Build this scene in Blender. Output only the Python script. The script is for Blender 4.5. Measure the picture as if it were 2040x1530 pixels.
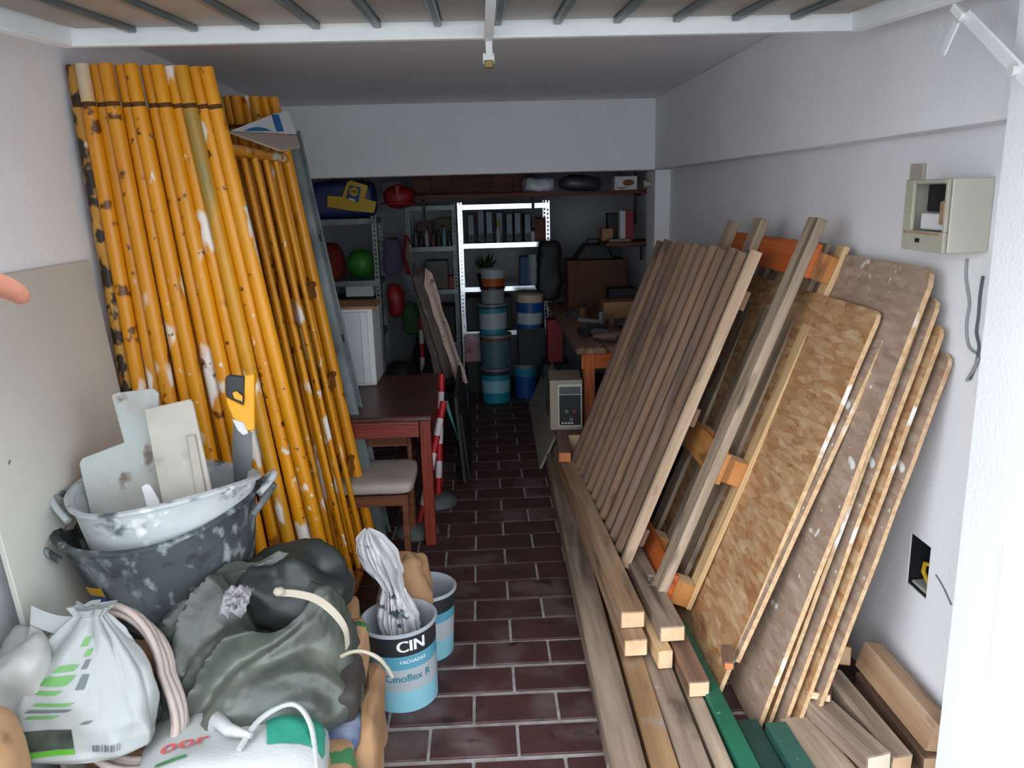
import bpy, bmesh, math, random
from mathutils import Vector as V, Matrix, noise
random.seed(11)
S = bpy.context.scene
COL = S.collection
for o in list(bpy.data.objects): bpy.data.objects.remove(o)

# ------------------------------------------------------------------ camera
F, CX, CY, H = 1600.0, 1020.0, 765.0, 1.8
Yd = V(((955 - CX) / F, (388 - CY) / F, 1)).normalized()
u_ = V((1, -0.0265, 0)); Xd = (u_ - Yd * u_.dot(Yd)).normalized()
Zd = Xd.cross(Yd)
if Zd.y > 0: Zd = -Zd
R = Matrix((Xd, Yd, Zd)).transposed()          # camera = R @ world
RT = R.transposed()
cam = bpy.data.cameras.new('camera'); cam.sensor_width = 36; cam.lens = F / 2040 * 36
cam.clip_start = 0.02; cam.clip_end = 200
co = bpy.data.objects.new('camera', cam); COL.objects.link(co)
r0, r1, r2 = V(R[0]), V(R[1]), V(R[2])
mw = Matrix((r0, -r1, -r2)).transposed().to_4x4(); mw.translation = (0, 0, H)
co.matrix_world = mw
S.camera = co
EYE = V((0, 0, H))
def at(px, py, **k):
    """point of the place seen at a picture position, on a plane x=, y= or z="""
    d = RT @ V(((px - CX) / F, (py - CY) / F, 1))
    a, v = next(iter(k.items())); i = 'xyz'.index(a)
    return EYE + d * ((v - EYE[i]) / d[i])

# ------------------------------------------------------------------ world
w = bpy.data.worlds.new('overcast'); S.world = w; w.use_nodes = True
bg = w.node_tree.nodes['Background']
bg.inputs['Color'].default_value = (0.86, 0.93, 1.0, 1); bg.inputs['Strength'].default_value = 1.0
sl_ = bpy.data.lights.new('hazy_sun', 'SUN'); sl_.energy = .28; sl_.angle = math.radians(55); sl_.color = (.95, .98, 1.0)
so = bpy.data.objects.new('hazy_sun', sl_); COL.objects.link(so)
so.rotation_euler = V((.62, .62, -.50)).to_track_quat('-Z', 'Y').to_euler()
S.view_settings.view_transform = 'Standard'; S.view_settings.look = 'None'
S.view_settings.gamma = 1; S.view_settings.use_curve_mapping = False
S.view_settings.exposure = 2.2

# ------------------------------------------------------------------ helpers
def hx(s):
    s = s.lstrip('#'); c = [int(s[i:i + 2], 16) / 255 for i in (0, 2, 4)]
    return tuple(x / 12.92 if x <= .04045 else ((x + .055) / 1.055) ** 2.4 for x in c) + (1,)
MATS = {}
def mat(name, col, col2=None, rough=.6, metal=0., scale=6., stretch=(1, 1, 1), bump=0., bscale=None,
        spots=(), alpha=None, trans=0., contrast=.25, detail=4, emit=None, spec=.5):
    if name in MATS: return MATS[name]
    m = bpy.data.materials.new(name); m.use_nodes = True; MATS[name] = m
    nt = m.node_tree; N, L = nt.nodes, nt.links
    b = N['Principled BSDF']
    b.inputs['Roughness'].default_value = rough; b.inputs['Metallic'].default_value = metal
    b.inputs['Specular IOR Level'].default_value = spec
    tc = N.new('ShaderNodeTexCoord'); oi = N.new('ShaderNodeObjectInfo')
    mul = N.new('ShaderNodeMath'); mul.operation = 'MULTIPLY'; mul.inputs[1].default_value = 37.0
    L.new(oi.outputs['Random'], mul.inputs[0])
    add = N.new('ShaderNodeVectorMath'); add.operation = 'ADD'
    mp = N.new('ShaderNodeMapping'); mp.inputs['Scale'].default_value = stretch
    L.new(tc.outputs['Object'], mp.inputs['Vector'])
    L.new(mp.outputs['Vector'], add.inputs[0]); L.new(mul.outputs[0], add.inputs[1])
    ns = N.new('ShaderNodeTexNoise'); ns.inputs['Scale'].default_value = scale
    ns.inputs['Detail'].default_value = detail
    L.new(add.outputs[0], ns.inputs['Vector'])
    rp = N.new('ShaderNodeValToRGB')
    rp.color_ramp.elements[0].position = .5 - contrast; rp.color_ramp.elements[1].position = .5 + contrast
    c1 = hx(col) if isinstance(col, str) else col
    c2 = hx(col2) if isinstance(col2, str) else (col2 or tuple(x * .82 for x in c1[:3]) + (1,))
    rp.color_ramp.elements[0].color = c1; rp.color_ramp.elements[1].color = c2
    L.new(ns.outputs['Fac'], rp.inputs['Fac'])
    cur = rp.outputs['Color']
    for i, sp in enumerate(spots):                    # (colour, scale, threshold, softness, stretch)
        sc, ss, th, so = sp[:4]; st = sp[4] if len(sp) > 4 else (1, 1, 1)
        mp2 = N.new('ShaderNodeMapping'); mp2.inputs['Scale'].default_value = st
        mp2.inputs['Location'].default_value = (3.1 * i + 1, 7.7 * i, 2.3 * i)
        L.new(tc.outputs['Object'], mp2.inputs['Vector'])
        ad2 = N.new('ShaderNodeVectorMath'); ad2.operation = 'ADD'
        L.new(mp2.outputs['Vector'], ad2.inputs[0]); L.new(mul.outputs[0], ad2.inputs[1])
        n2 = N.new('ShaderNodeTexNoise'); n2.inputs['Scale'].default_value = ss; n2.inputs['Detail'].default_value = 3
        L.new(ad2.outputs[0], n2.inputs['Vector'])
        r2_ = N.new('ShaderNodeValToRGB'); e = r2_.color_ramp.elements
        e[0].position = th; e[1].position = min(1, th + so); e[0].color = (0, 0, 0, 1); e[1].color = (1, 1, 1, 1)
        L.new(n2.outputs['Fac'], r2_.inputs['Fac'])
        mx = N.new('ShaderNodeMixRGB'); mx.inputs[2].default_value = hx(sc)
        L.new(r2_.outputs['Color'], mx.inputs[0]); L.new(cur, mx.inputs[1]); cur = mx.outputs[0]
    L.new(cur, b.inputs['Base Color'])
    if bump:
        n3 = N.new('ShaderNodeTexNoise'); n3.inputs['Scale'].default_value = bscale or scale * 4
        n3.inputs['Detail'].default_value = 5
        L.new(add.outputs[0], n3.inputs['Vector'])
        bp = N.new('ShaderNodeBump'); bp.inputs['Strength'].default_value = min(1, bump); bp.inputs['Distance'].default_value = .01
        L.new(n3.outputs['Fac'], bp.inputs['Height']); L.new(bp.outputs[0], b.inputs['Normal'])
    if alpha is not None: b.inputs['Alpha'].default_value = alpha
    if trans: b.inputs['Transmission Weight'].default_value = trans
    return m

def wood(name, a, b, rough=.7, spots=(), fine=26):
    """grain runs along the local x axis"""
    dk = '#' + ''.join('%02x' % int(int(b[i:i + 2], 16) * .68) for i in (1, 3, 5))
    sp0 = [(dk, 1.0, .56, .16, (1.1, fine * .55, fine * .55)), (dk, 5.0, .63, .10, (.6, 1.6, 1.6))]
    return mat(name, a, b, rough=rough, scale=1.0, stretch=(1.6, fine, fine), bump=.45, bscale=3, spots=sp0 + list(spots), contrast=.14)

def osb(name, cols, spots=()):
    if name in MATS: return MATS[name]
    m = bpy.data.materials.new(name); m.use_nodes = True; MATS[name] = m
    nt = m.node_tree; N, L = nt.nodes, nt.links; b = N['Principled BSDF']; b.inputs['Roughness'].default_value = .65
    tc = N.new('ShaderNodeTexCoord'); oi = N.new('ShaderNodeObjectInfo')
    mul = N.new('ShaderNodeMath'); mul.operation = 'MULTIPLY'; mul.inputs[1].default_value = 23.0
    L.new(oi.outputs['Random'], mul.inputs[0])
    outs = []
    for ang, st in ((.5, (12, 48, 20)), (1.1, (11, 44, 20)), (2.3, (14, 52, 20))):
        mp = N.new('ShaderNodeMapping'); mp.vector_type = 'POINT'
        mp.inputs['Rotation'].default_value = (0, 0, ang); mp.inputs['Scale'].default_value = st
        L.new(tc.outputs['Object'], mp.inputs['Vector'])
        ad = N.new('ShaderNodeVectorMath'); ad.operation = 'ADD'
        L.new(mp.outputs[0], ad.inputs[0]); L.new(mul.outputs[0], ad.inputs[1])
        vo = N.new('ShaderNodeTexVoronoi'); vo.inputs['Scale'].default_value = 1.0
        L.new(ad.outputs[0], vo.inputs['Vector'])
        sp = N.new('ShaderNodeSeparateColor'); L.new(vo.outputs['Color'], sp.inputs[0])
        rp = N.new('ShaderNodeValToRGB'); els = rp.color_ramp.elements
        els[0].color = hx(cols[0]); els[1].color = hx(cols[-1])
        for i, c in enumerate(cols[1:-1]):
            e = els.new((i + 1) / (len(cols) - 1)); e.color = hx(c)
        L.new(sp.outputs[0], rp.inputs['Fac']); outs.append((rp.outputs['Color'], sp.outputs[1]))
    mx = N.new('ShaderNodeMixRGB'); L.new(outs[0][1], mx.inputs[0]); L.new(outs[0][0], mx.inputs[1]); L.new(outs[1][0], mx.inputs[2])
    m2 = N.new('ShaderNodeMixRGB'); m2.inputs[0].default_value = .4; L.new(mx.outputs[0], m2.inputs[1]); L.new(outs[2][0], m2.inputs[2])
    cur = m2.outputs[0]
    for sc, ss, th, so in spots:
        n2 = N.new('ShaderNodeTexNoise'); n2.inputs['Scale'].default_value = ss; L.new(tc.outputs['Object'], n2.inputs['Vector'])
        r = N.new('ShaderNodeValToRGB'); r.color_ramp.elements[0].position = th; r.color_ramp.elements[1].position = th + so
        L.new(n2.outputs['Fac'], r.inputs['Fac'])
        x = N.new('ShaderNodeMixRGB'); x.inputs[2].default_value = hx(sc)
        L.new(r.outputs[0], x.inputs[0]); L.new(cur, x.inputs[1]); cur = x.outputs[0]
    L.new(cur, b.inputs['Base Color'])
    bp = N.new('ShaderNodeBump'); bp.inputs['Strength'].default_value = .3; bp.inputs['Distance'].default_value = .004
    L.new(outs[1][1], bp.inputs['Height']); L.new(bp.outputs[0], b.inputs['Normal'])
    return m

class MB:
    def __init__(s): s.v = []; s.f = []; s.m = []
    def add(s, vs, fs, mi=0):
        o = len(s.v); s.v += [V(p) for p in vs]; s.f += [tuple(i + o for i in q) for q in fs]; s.m += [mi] * len(fs); return s
    def hexa(s, p, mi=0, emi=None):
        # p: 4 bottom + 4 top ; emi: material of the +-x ends
        fs = [(3, 2, 1, 0), (4, 5, 6, 7), (0, 1, 5, 4), (1, 2, 6, 5), (2, 3, 7, 6), (3, 0, 4, 7)]
        s.add(p, fs, mi)
        if emi is not None:
            s.m[-3] = emi; s.m[-1] = emi
        return s
    def box(s, c, d, mi=0, emi=None, rot=None):
        x, y, z = (i / 2 for i in d); c = V(c)
        p = [V((a, b, e)) for e in (-z, z) for a, b in ((-x, -y), (x, -y), (x, y), (-x, y))]
        if rot: p = [rot @ q for q in p]
        return s.hexa([c + q for q in p], mi, emi)
    def bb(s, a, b, mi=0, emi=None):
        return s.box([(i + j) / 2 for i, j in zip(a, b)], [abs(j - i) for i, j in zip(a, b)], mi, emi)
    def tube(s, pts, r, seg=10, closed=False, mi=0, cap=True):
        pts = [V(p) for p in pts]; n = len(pts)
        rs = r if isinstance(r, (list, tuple)) else [r] * n
        prev = None; vs = []; fs = []
        for i, p in enumerate(pts):
            if closed: t = pts[(i + 1) % n] - pts[i - 1]
            else: t = pts[min(i + 1, n - 1)] - pts[max(i - 1, 0)]
            t = t.normalized()
            if prev is None:
                a = t.cross(V((0, 0, 1)) if abs(t.z) < .9 else V((1, 0, 0))).normalized()
            else:
                a = (prev - t * prev.dot(t)).normalized()
            prev = a; b = t.cross(a)
            for k in range(seg):
                g = 2 * math.pi * k / seg
                vs.append(p + (a * math.cos(g) + b * math.sin(g)) * rs[i])
        for i in range(n if closed else n - 1):
            j = (i + 1) % n
            for k in range(seg):
                k2 = (k + 1) % seg
                fs.append((i * seg + k, i * seg + k2, j * seg + k2, j * seg + k))
        if cap and not closed:
            fs.append(tuple(range(seg - 1, -1, -1))); fs.append(tuple(range((n - 1) * seg, n * seg)))
        return s.add(vs, fs, mi)
    def lathe(s, prof, seg=32, c=(0, 0, 0), mi=0, cap0=True, cap1=False, sq=1.0):
        c = V(c); vs = []; fs = []; n = len(prof)
        for r, z in prof:
            for k in range(seg):
                g = 2 * math.pi * k / seg
                vs.append(c + V((r * math.cos(g), r * math.sin(g) * sq, z)))
        for i in range(n - 1):
            for k in range(seg):
                k2 = (k + 1) % seg
                fs.append((i * seg + k, i * seg + k2, (i + 1) * seg + k2, (i + 1) * seg + k))
        if cap0: fs.append(tuple(range(seg - 1, -1, -1)))
        if cap1: fs.append(tuple(range((n - 1) * seg, n * seg)))
        return s.add(vs, fs, mi)
    def grid(s, fn, nu, nv, wrap=False, mi=0):
        vs = [fn(i / nu, j / nv) for j in range(nv + 1) for i in range(nu if wrap else nu + 1)]
        w_ = nu if wrap else nu + 1; fs = []
        for j in range(nv):
            for i in range(nu):
                i2 = (i + 1) % w_ if wrap else i + 1
                fs.append((j * w_ + i, j * w_ + i2, (j + 1) * w_ + i2, (j + 1) * w_ + i))
        return s.add(vs, fs, mi)
    def prism(s, poly, z0, z1, M=None, mi=0):
        n = len(poly); vs = [V((x, y, z)) for z in (z0, z1) for x, y in poly]
        if M: vs = [M @ q for q in vs]
        fs = [tuple(range(n - 1, -1, -1)), tuple(range(n, 2 * n))] + [(i, (i + 1) % n, n + (i + 1) % n, n + i) for i in range(n)]
        return s.add(vs, fs, mi)
    def build(s, name, mats, parent=None, bevel=0, smooth=None, thick=0, seg=1):
        me = bpy.data.meshes.new(name)
        me.from_pydata([tuple(q) for q in s.v], [], s.f)
        if not isinstance(mats, (list, tuple)): mats = [mats]
        for m in mats: me.materials.append(m)
        me.polygons.foreach_set('material_index', s.m)
        bm = bmesh.new(); bm.from_mesh(me)
        bmesh.ops.recalc_face_normals(bm, faces=bm.faces)
        if thick: bmesh.ops.solidify(bm, geom=bm.faces[:], thickness=thick)
        if bevel: bmesh.ops.bevel(bm, geom=bm.edges[:], offset=bevel, segments=seg, affect='EDGES', profile=.6)
        bm.to_mesh(me); bm.free()
        if smooth is not None:
            me.polygons.foreach_set('use_smooth', [True] * len(me.polygons))
            me.set_sharp_from_angle(angle=math.radians(smooth))
        me.update()
        o = bpy.data.objects.new(name, me); COL.objects.link(o)
        if parent: o.parent = parent
        return o

def tag(o, label, cat, group=None):
    o['label'] = label; o['category'] = cat
    if group: o['group'] = group
    return o
def thing(name, label, cat, M=None, loc=None, group=None):
    o = bpy.data.objects.new(name, None); COL.objects.link(o); o.empty_display_size = .05
    if M is not None: o.matrix_world = M
    if loc is not None: o.location = loc
    return tag(o, label, cat, group)
def struct(o):
    o['kind'] = 'structure'; return o
def frame(o, x, y):
    """matrix with origin o, local x along x, local y towards y"""
    x = V(x).normalized(); y = V(y); y = (y - x * y.dot(x)).normalized(); z = x.cross(y)
    m = Matrix((x, y, z)).transposed().to_4x4(); m.translation = V(o); return m
def rotz(a): return Matrix.Rotation(a, 4, 'Z')
def TR(loc, rz=0, rx=0, ry=0):
    return Matrix.Translation(V(loc)) @ Matrix.Rotation(rz, 4, 'Z') @ Matrix.Rotation(ry, 4, 'Y') @ Matrix.Rotation(rx, 4, 'X')
def fb(p, s=1.0, o=0): return noise.fractal(V(p) * s + V((o, o * 1.7, o * .3)), 1.0, 2.0, 3)
def ridge(p, s=1.0, o=0):
    n_ = noise.noise(V(p) * s + V((o, o * 1.7, o * .3))); return 1 - abs(n_) * 2
_tx = {}
def text_geo(t, size=1.0):
    k = (t, size)
    if k in _tx: return _tx[k]
    cu = bpy.data.curves.new('lettering', 'FONT'); cu.body = t; cu.size = size; cu.align_x = 'CENTER'; cu.align_y = 'CENTER'
    cu.resolution_u = 3
    ob = bpy.data.objects.new('lettering', cu); COL.objects.link(ob)
    me = bpy.data.meshes.new_from_object(ob)
    g = ([v.co.copy() for v in me.vertices], [tuple(p.vertices) for p in me.polygons])
    bpy.data.objects.remove(ob); bpy.data.curves.remove(cu); bpy.data.meshes.remove(me)
    _tx[k] = g; return g
def lettering(parent, t, size, fn, m, name='lettering', bold=0):
    """fn maps flat lettering x,y to a point of the carrier's surface"""
    vs, fs = text_geo(t, size)
    b = MB(); b.add([fn(q.x, q.y) for q in vs], fs)
    for k in range(bold):
        d = size * .018 * (k + 1)
        b.add([fn(q.x + d, q.y) for q in vs], fs); b.add([fn(q.x - d, q.y) for q in vs], fs)
    return b.build(name, m, parent)
def spl(pts, n_=6):
    P_ = [V(p) for p in pts]; out = []
    for i in range(len(P_) - 1):
        a, b_, c_, d_ = P_[max(i - 1, 0)], P_[i], P_[i + 1], P_[min(i + 2, len(P_) - 1)]
        for k in range(n_):
            t = k / n_
            out.append(.5 * ((2 * b_) + (c_ - a) * t + (2 * a - 5 * b_ + 4 * c_ - d_) * t * t + (3 * b_ - a - 3 * c_ + d_) * t ** 3))
    return out + [P_[-1]]
def copy_tree(o, parent=None):
    c = o.copy(); COL.objects.link(c); c.parent = parent
    for ch in list(o.children): copy_tree(ch, c)
    return c
ORD = ['first', 'second', 'third', 'fourth', 'fifth', 'sixth', 'seventh', 'eighth', 'ninth', 'tenth', 'eleventh', 'twelfth', 'thirteenth']

# ------------------------------------------------------------------ common materials
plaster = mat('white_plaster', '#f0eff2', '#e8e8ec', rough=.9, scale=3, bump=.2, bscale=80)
plaster_b = mat('shaded_plaster_back', '#a2a2a8', '#98989f', rough=.9, scale=3, bump=.3, bscale=60)  # darker copy of the plaster: shade of the deep end put into its colour
paint_white = mat('white_paint_metal', '#eef1f2', '#e2e6e8', rough=.45, scale=5)
tile_m = mat('red_clay_tile', '#4c2d2c', '#3c2425', rough=.6, scale=7, bump=.2, bscale=40,
             spots=[('#6d5f60', 4, .52, .28, (1, 1, 1)), ('#2c191b', 9, .6, .1)])
grout = mat('grey_grout', '#aeacaa', '#7f7a78', rough=.95, scale=20)
concrete = mat('concrete', '#a8a6a2', '#979590', rough=.95, scale=4, bump=.3, bscale=40)
galv = mat('galvanised_steel', '#9aa4a8', '#7f898e', rough=.38, metal=.85, scale=9)
galv_dull = mat('dull_galvanised_steel', '#8c9698', '#6c7677', rough=.5, metal=.55, scale=9, spots=[('#4f5654', 4, .55, .2)])
steel_shelf = mat('bright_shelf_steel', '#eef3f7', '#dfe6ec', rough=.22, metal=.9, scale=6)
yel = mat('yellow_scaffold_paint', '#e79d10', '#d08709', rough=.38, scale=4, stretch=(1, 1, .5),
          spots=[('#8a4a10', 9, .64, .06, (1, 1, .4)), ('#e8e2d8', 7, .625, .03, (1, 1, .45)), ('#5a3418', 22, .66, .05), ('#ded6c8', 26, .68, .03, (1, 1, .5))])
yel_dirty = mat('worn_yellow_paint', '#c9973a', '#b07a20', rough=.55, scale=9,
          spots=[('#2c2118', 16, .50, .06, (1, 1, .7)), ('#e6e1d8', 6, .62, .03)])
yel_green = mat('yellow_paint_green_streaks', '#d9981a', '#c48a14', rough=.4, scale=4,
          spots=[('#3f6e50', 3.6, .56, .10, (1, 1, .22)), ('#e8e2d8', 7, .62, .03, (1, 1, .45)), ('#5a3418', 20, .66, .05)])
yel_white = mat('yellow_paint_white_splashes', '#dd9510', '#cb8208', rough=.4, scale=4,
          spots=[('#e9e5df', 5, .585, .03, (1, 1, .4)), ('#6a3b14', 15, .62, .05)])
rust = mat('rusty_orange_paint', '#a8641a', '#7d4413', rough=.7, scale=14, spots=[('#4a2c16', 18, .6, .1)])
w_grey = wood('weathered_grey_timber', '#a08d7c', '#7d6a5c', spots=[('#c9c2ba', 8, .68, .05)])
w_tan = wood('tan_timber', '#b3947a', '#967658')
w_brown = wood('brown_timber', '#8a6a55', '#6d5242')
w_end = mat('fresh_cut_end_grain', '#e8c9a6', '#d3a981', rough=.8, scale=18)
w_end_o = mat('orange_end_grain', '#d98a5a', '#c97545', rough=.8, scale=16)
w_orange = wood('orange_pine', '#c98a4e', '#b4743a')
w_pale = wood('pale_pine', '#dcbb8d', '#c6a174')
w_palgrey = wood('greyed_pine', '#b5a08a', '#94816e')
w_oran2 = wood('orange_stained_board', '#c9672c', '#b4551f')
w_red = wood('red_mahogany', '#8a3320', '#6e2416', rough=.4)
w_redtop = wood('dark_red_tabletop', '#5a2a22', '#44201b', rough=.35)
w_dark = wood('dark_brown_wood', '#6b3f2a', '#4e2c1d')
osb_gold = osb('golden_osb', ['#b88c62', '#a06e44', '#c8a47c', '#b08054', '#8f5f38', '#d2b892', '#b98f66'],
               spots=[('#d8cfc4', 9, .70, .06)])
osb_grey = osb('greyed_osb', ['#a8907c', '#937a68', '#b7a391', '#8b7060', '#ab9584'], spots=[('#e4e4e2', 8, .66, .03), ('#d8d8d6', 26, .68, .03)])
osb_edge = mat('osb_cut_edge', '#e3c49a', '#b8906a', rough=.85, scale=50, stretch=(.3, 1, 1), spots=[('#f0ece6', 5, .62, .05)])
rubber = mat('black_rubber', '#41484a', '#31373a', rough=.75, scale=6, bump=.3, bscale=25,
             spots=[('#7d8688', 4, .52, .25), ('#8a9294', 22, .55, .15, (1, 1, .7)), ('#2a2f31', 15, .58, .1)])
rubber_w = mat('mortar_splashed_rubber', '#b9bdbe', '#9ea5a8', rough=.9, scale=5, bump=.4, bscale=22,
               spots=[('#525b60', 9, .56, .12, (1, 1, 1.8)), ('#d2d4d4', 13, .58, .1)])
plast_black = mat('black_plastic', '#121416', '#191b1e', rough=.6, scale=5)
white_pl = mat('white_plastic_film', '#9ca09e', '#909492', rough=.35, scale=3)
cardboard = mat('brown_cardboard', '#a67c58', '#936a48', rough=.85, scale=6)
kraft = mat('kraft_paper', '#b18a66', '#94704f', rough=.85, scale=7, bump=.3, bscale=14, spots=[('#5a4636', 7, .64, .1)])
black_m = mat('near_black', '#121214', '#1a1a1d', rough=.6)
red_m = mat('red_plastic', '#8f1019', '#780c14', rough=.55)
white_m = mat('white_lacquer', '#dcdcdc', '#cfcfd0', rough=.5)

# ================================================================== the setting
XL, XR, XB, YB, ZC = -1.42, 1.40, 1.28, 8.05, 2.44    # left wall, right wall, beam face, back wall, ceiling
YF = 1.9                                             # inner face of the facade
YLN = 6.0                                            # lintel across the garage
def S_(name, b, m, bevel=0): return struct(b.build(name, m, bevel=bevel))
# floor: mortar bed with one object per clay tile
b = MB(); b.bb((XL - .2, .9, -.12), (XR + .2, YB + .2, -.007)); fl = S_('floor', b, grout)
TW, TD, J = .300, .1775, .012
tmesh = None; far_tiles = MB(); cnt = 0
row0 = 2.461                                          # a joint line measured in the picture
for k in range(-5, 32):
    y0 = row0 + k * TD
    off = -.082 if (k % 2 == 0) else .068
    for c in range(-6, 6):
        xa = max(off + c * TW + J / 2, XL + .002); xb = min(off + (c + 1) * TW - J / 2, XR - .002)
        if xb - xa < .02 or y0 < 1.55 or y0 + TD > YB: continue
        full = xb - xa > TW - J - .001
        if not full or cnt >= 296 or xa < -1.15 or k > 27:
            far_tiles.bb((xa, y0 + J / 2, -.03), (xb, y0 + TD - J / 2, random.uniform(-.001, .001))); continue
        cnt += 1
        if tmesh is None:
            b = MB(); b.bb((0, 0, -.03), (TW - J, TD - J, 0))
            t = b.build('tile', tile_m, fl, bevel=.003); tmesh = t.data
        else:
            t = bpy.data.objects.new('tile', tmesh); COL.objects.link(t); t.parent = fl
            if -2 <= k <= 2: t.scale = (1, (TD - .024) / (TD - J), 1)
        t.location = (xa, y0 + (.012 if -2 <= k <= 2 else J / 2), random.uniform(-.0012, .0012))
ft = far_tiles.build('tile_margin', tile_m, fl); ft['kind'] = 'stuff'
# ground outside
b = MB(); b.bb((-9, -9, -.12), (9, .9, -.01)); S_('ground', b, mat('asphalt', '#8f8d89', '#82807c', rough=.95, scale=4))
# left wall, back wall, ceiling
b = MB(); b.bb((XL - .2, 1.5, -.12), (XL, YB + .2, ZC + .2)); S_('wall_left', b, plaster)
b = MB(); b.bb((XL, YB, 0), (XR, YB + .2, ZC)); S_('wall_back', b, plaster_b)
b = MB(); b.bb((XL, 1.5, ZC), (XR + .2, YB, ZC + .2)); S_('ceiling', b, plaster)
# right wall with the open junction-box hole
hy0, hy1, hz0, hz1 = 2.318, 2.438, .487, .668
b = MB()
def wq(y0, y1, z0, z1): b.bb((XR, y0, z0), (XR + .2, y1, z1))
wq(1.5, hy0, -.12, ZC); wq(hy1, YB, -.12, ZC); wq(hy0, hy1, -.12, hz0); wq(hy0, hy1, hz1, ZC)
b.bb((XR + .11, hy0, hz0), (XR + .2, hy1, hz1))
S_('wall_right', b, plaster)
b = MB(); b.bb((XB, YF - .02, 1.945), (XR, YLN, ZC)); S_('trim_1', b, plaster, .004)
b = MB(); b.bb((XL, YLN, 1.945), (XR, YLN + .28, ZC)); S_('trim_2', b, plaster, .004)
b = MB(); b.bb((1.285, YLN + .002, 0), (XR, YLN + .3, 1.945)); S_('trim_3', b, plaster, .004)
# facade around the door opening
b = MB(); b.bb((1.22, 1.45, -.12), (2.8, YF, 2.9)); S_('wall_front_right', b, plaster, .006)
b = MB(); b.bb((-2.8, 1.45, -.12), (-1.30, YF, 2.9)); S_('wall_front_left', b, plaster, .006)
b = MB(); b.bb((-1.30, 1.45, 2.36), (1.22, YF, 2.9)); S_('wall_front_top', b, plaster, .004)
ja = at(1996, 1078, x=1.205); jb_ = at(1950, 1395, x=1.205)
b = MB(); b.bb((1.213, 1.46, jb_.z), (1.2195, (ja.y + jb_.y) / 2, ja.z)); S_('trim_4', b, plaster, .003)
# ------------------------------------------------------------------ overhead door
gd = thing('garage_door', 'white framed up-and-over garage door with ribbed steel panel, swung open overhead', 'garage door', loc=(0, 2.5, 2.24))
dirt = mat('door_panel_steel', '#a39d97', '#8b837c', rough=.45, metal=.3, scale=3, spots=[('#7b6a5c', 3, .55, .3)])
rib_m = mat('door_rib_steel', '#7a8284', '#626a6c', rough=.35, metal=.5)
DS = .055
def dz(y): return DS * y
def dbar(name, x0, x1, y0, y1, z0, z1, m):
    b = MB(); b.hexa([V((x0, y0, z0 + dz(y0))), V((x1, y0, z0 + dz(y0))), V((x1, y1, z0 + dz(y1))), V((x0, y1, z0 + dz(y1))),
                      V((x0, y0, z1 + dz(y0))), V((x1, y0, z1 + dz(y0))), V((x1, y1, z1 + dz(y1))), V((x0, y1, z1 + dz(y1)))])
    return b.build(name, m, gd, bevel=.003)
dbar('end_bar', -1.18, 1.147, -.022, .022, 0, .058, paint_white)
dbar('side_bar', -1.18, -1.135, -1.5, -.024, 0, .058, paint_white)
dbar('side_bar', 1.102, 1.147, -1.5, -.024, 0, .058, paint_white)
n = 13; x0 = -1.133; sw = (1.10 - x0) / n
for i in range(n):
    dbar('slat', x0 + i * sw + .012, x0 + (i + 1) * sw - .012, -1.5, -.026, .045, .055, dirt)
for i in range(1, n):
    xx = x0 + i * sw
    dbar('rib', xx - .011, xx + .011, -1.5, -.026, .030, .056, rib_m)
b = MB(); b.bb((.03, -.9, -.005), (.055, .03, .012)); b.box((.043, .026, -.012), (.02, .02, .07)); b.box((.041, .03, -.05), (.034, .018, .03))
b.build('latch_rod', white_m, gd, bevel=.002)
b = MB(); b.box((.041, .028, -.066), (.028, .022, .022)); b.build('latch_tip', mat('brass', '#8a7a4a', rough=.4, metal=.7), gd, bevel=.003)
# tilting arm at the right
A0 = at(1925, 32, x=1.165); A1 = at(2052, 165, x=1.185)
arm = thing('door_arm', 'white steel lifting arm of the garage door at upper right', 'door arm', M=frame(A0, A1 - A0, (-1, 0, 0)))
L_ = (A1 - A0).length
b = MB(); b.box((L_ / 2, 0, 0), (L_, .008, .034)); b.build('bar', paint_white, arm, bevel=.003)
b = MB(); b.tube([(0, -.012, 0), (0, .02, 0)], .014, 12); b.build('pivot_bolt', white_m, arm, smooth=40)
b = MB(); b.tube([(L_ * .83, -.012, 0), (L_ * .83, .02, 0)], .012, 12); b.build('pivot_bolt', white_m, arm, smooth=40)
b = MB(); b.box((-.012, .008, .05), (.022, .006, .1)); b.box((-.012, .016, -.004), (.05, .012, .02)); b.build('bracket', paint_white, arm, bevel=.002)

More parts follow.
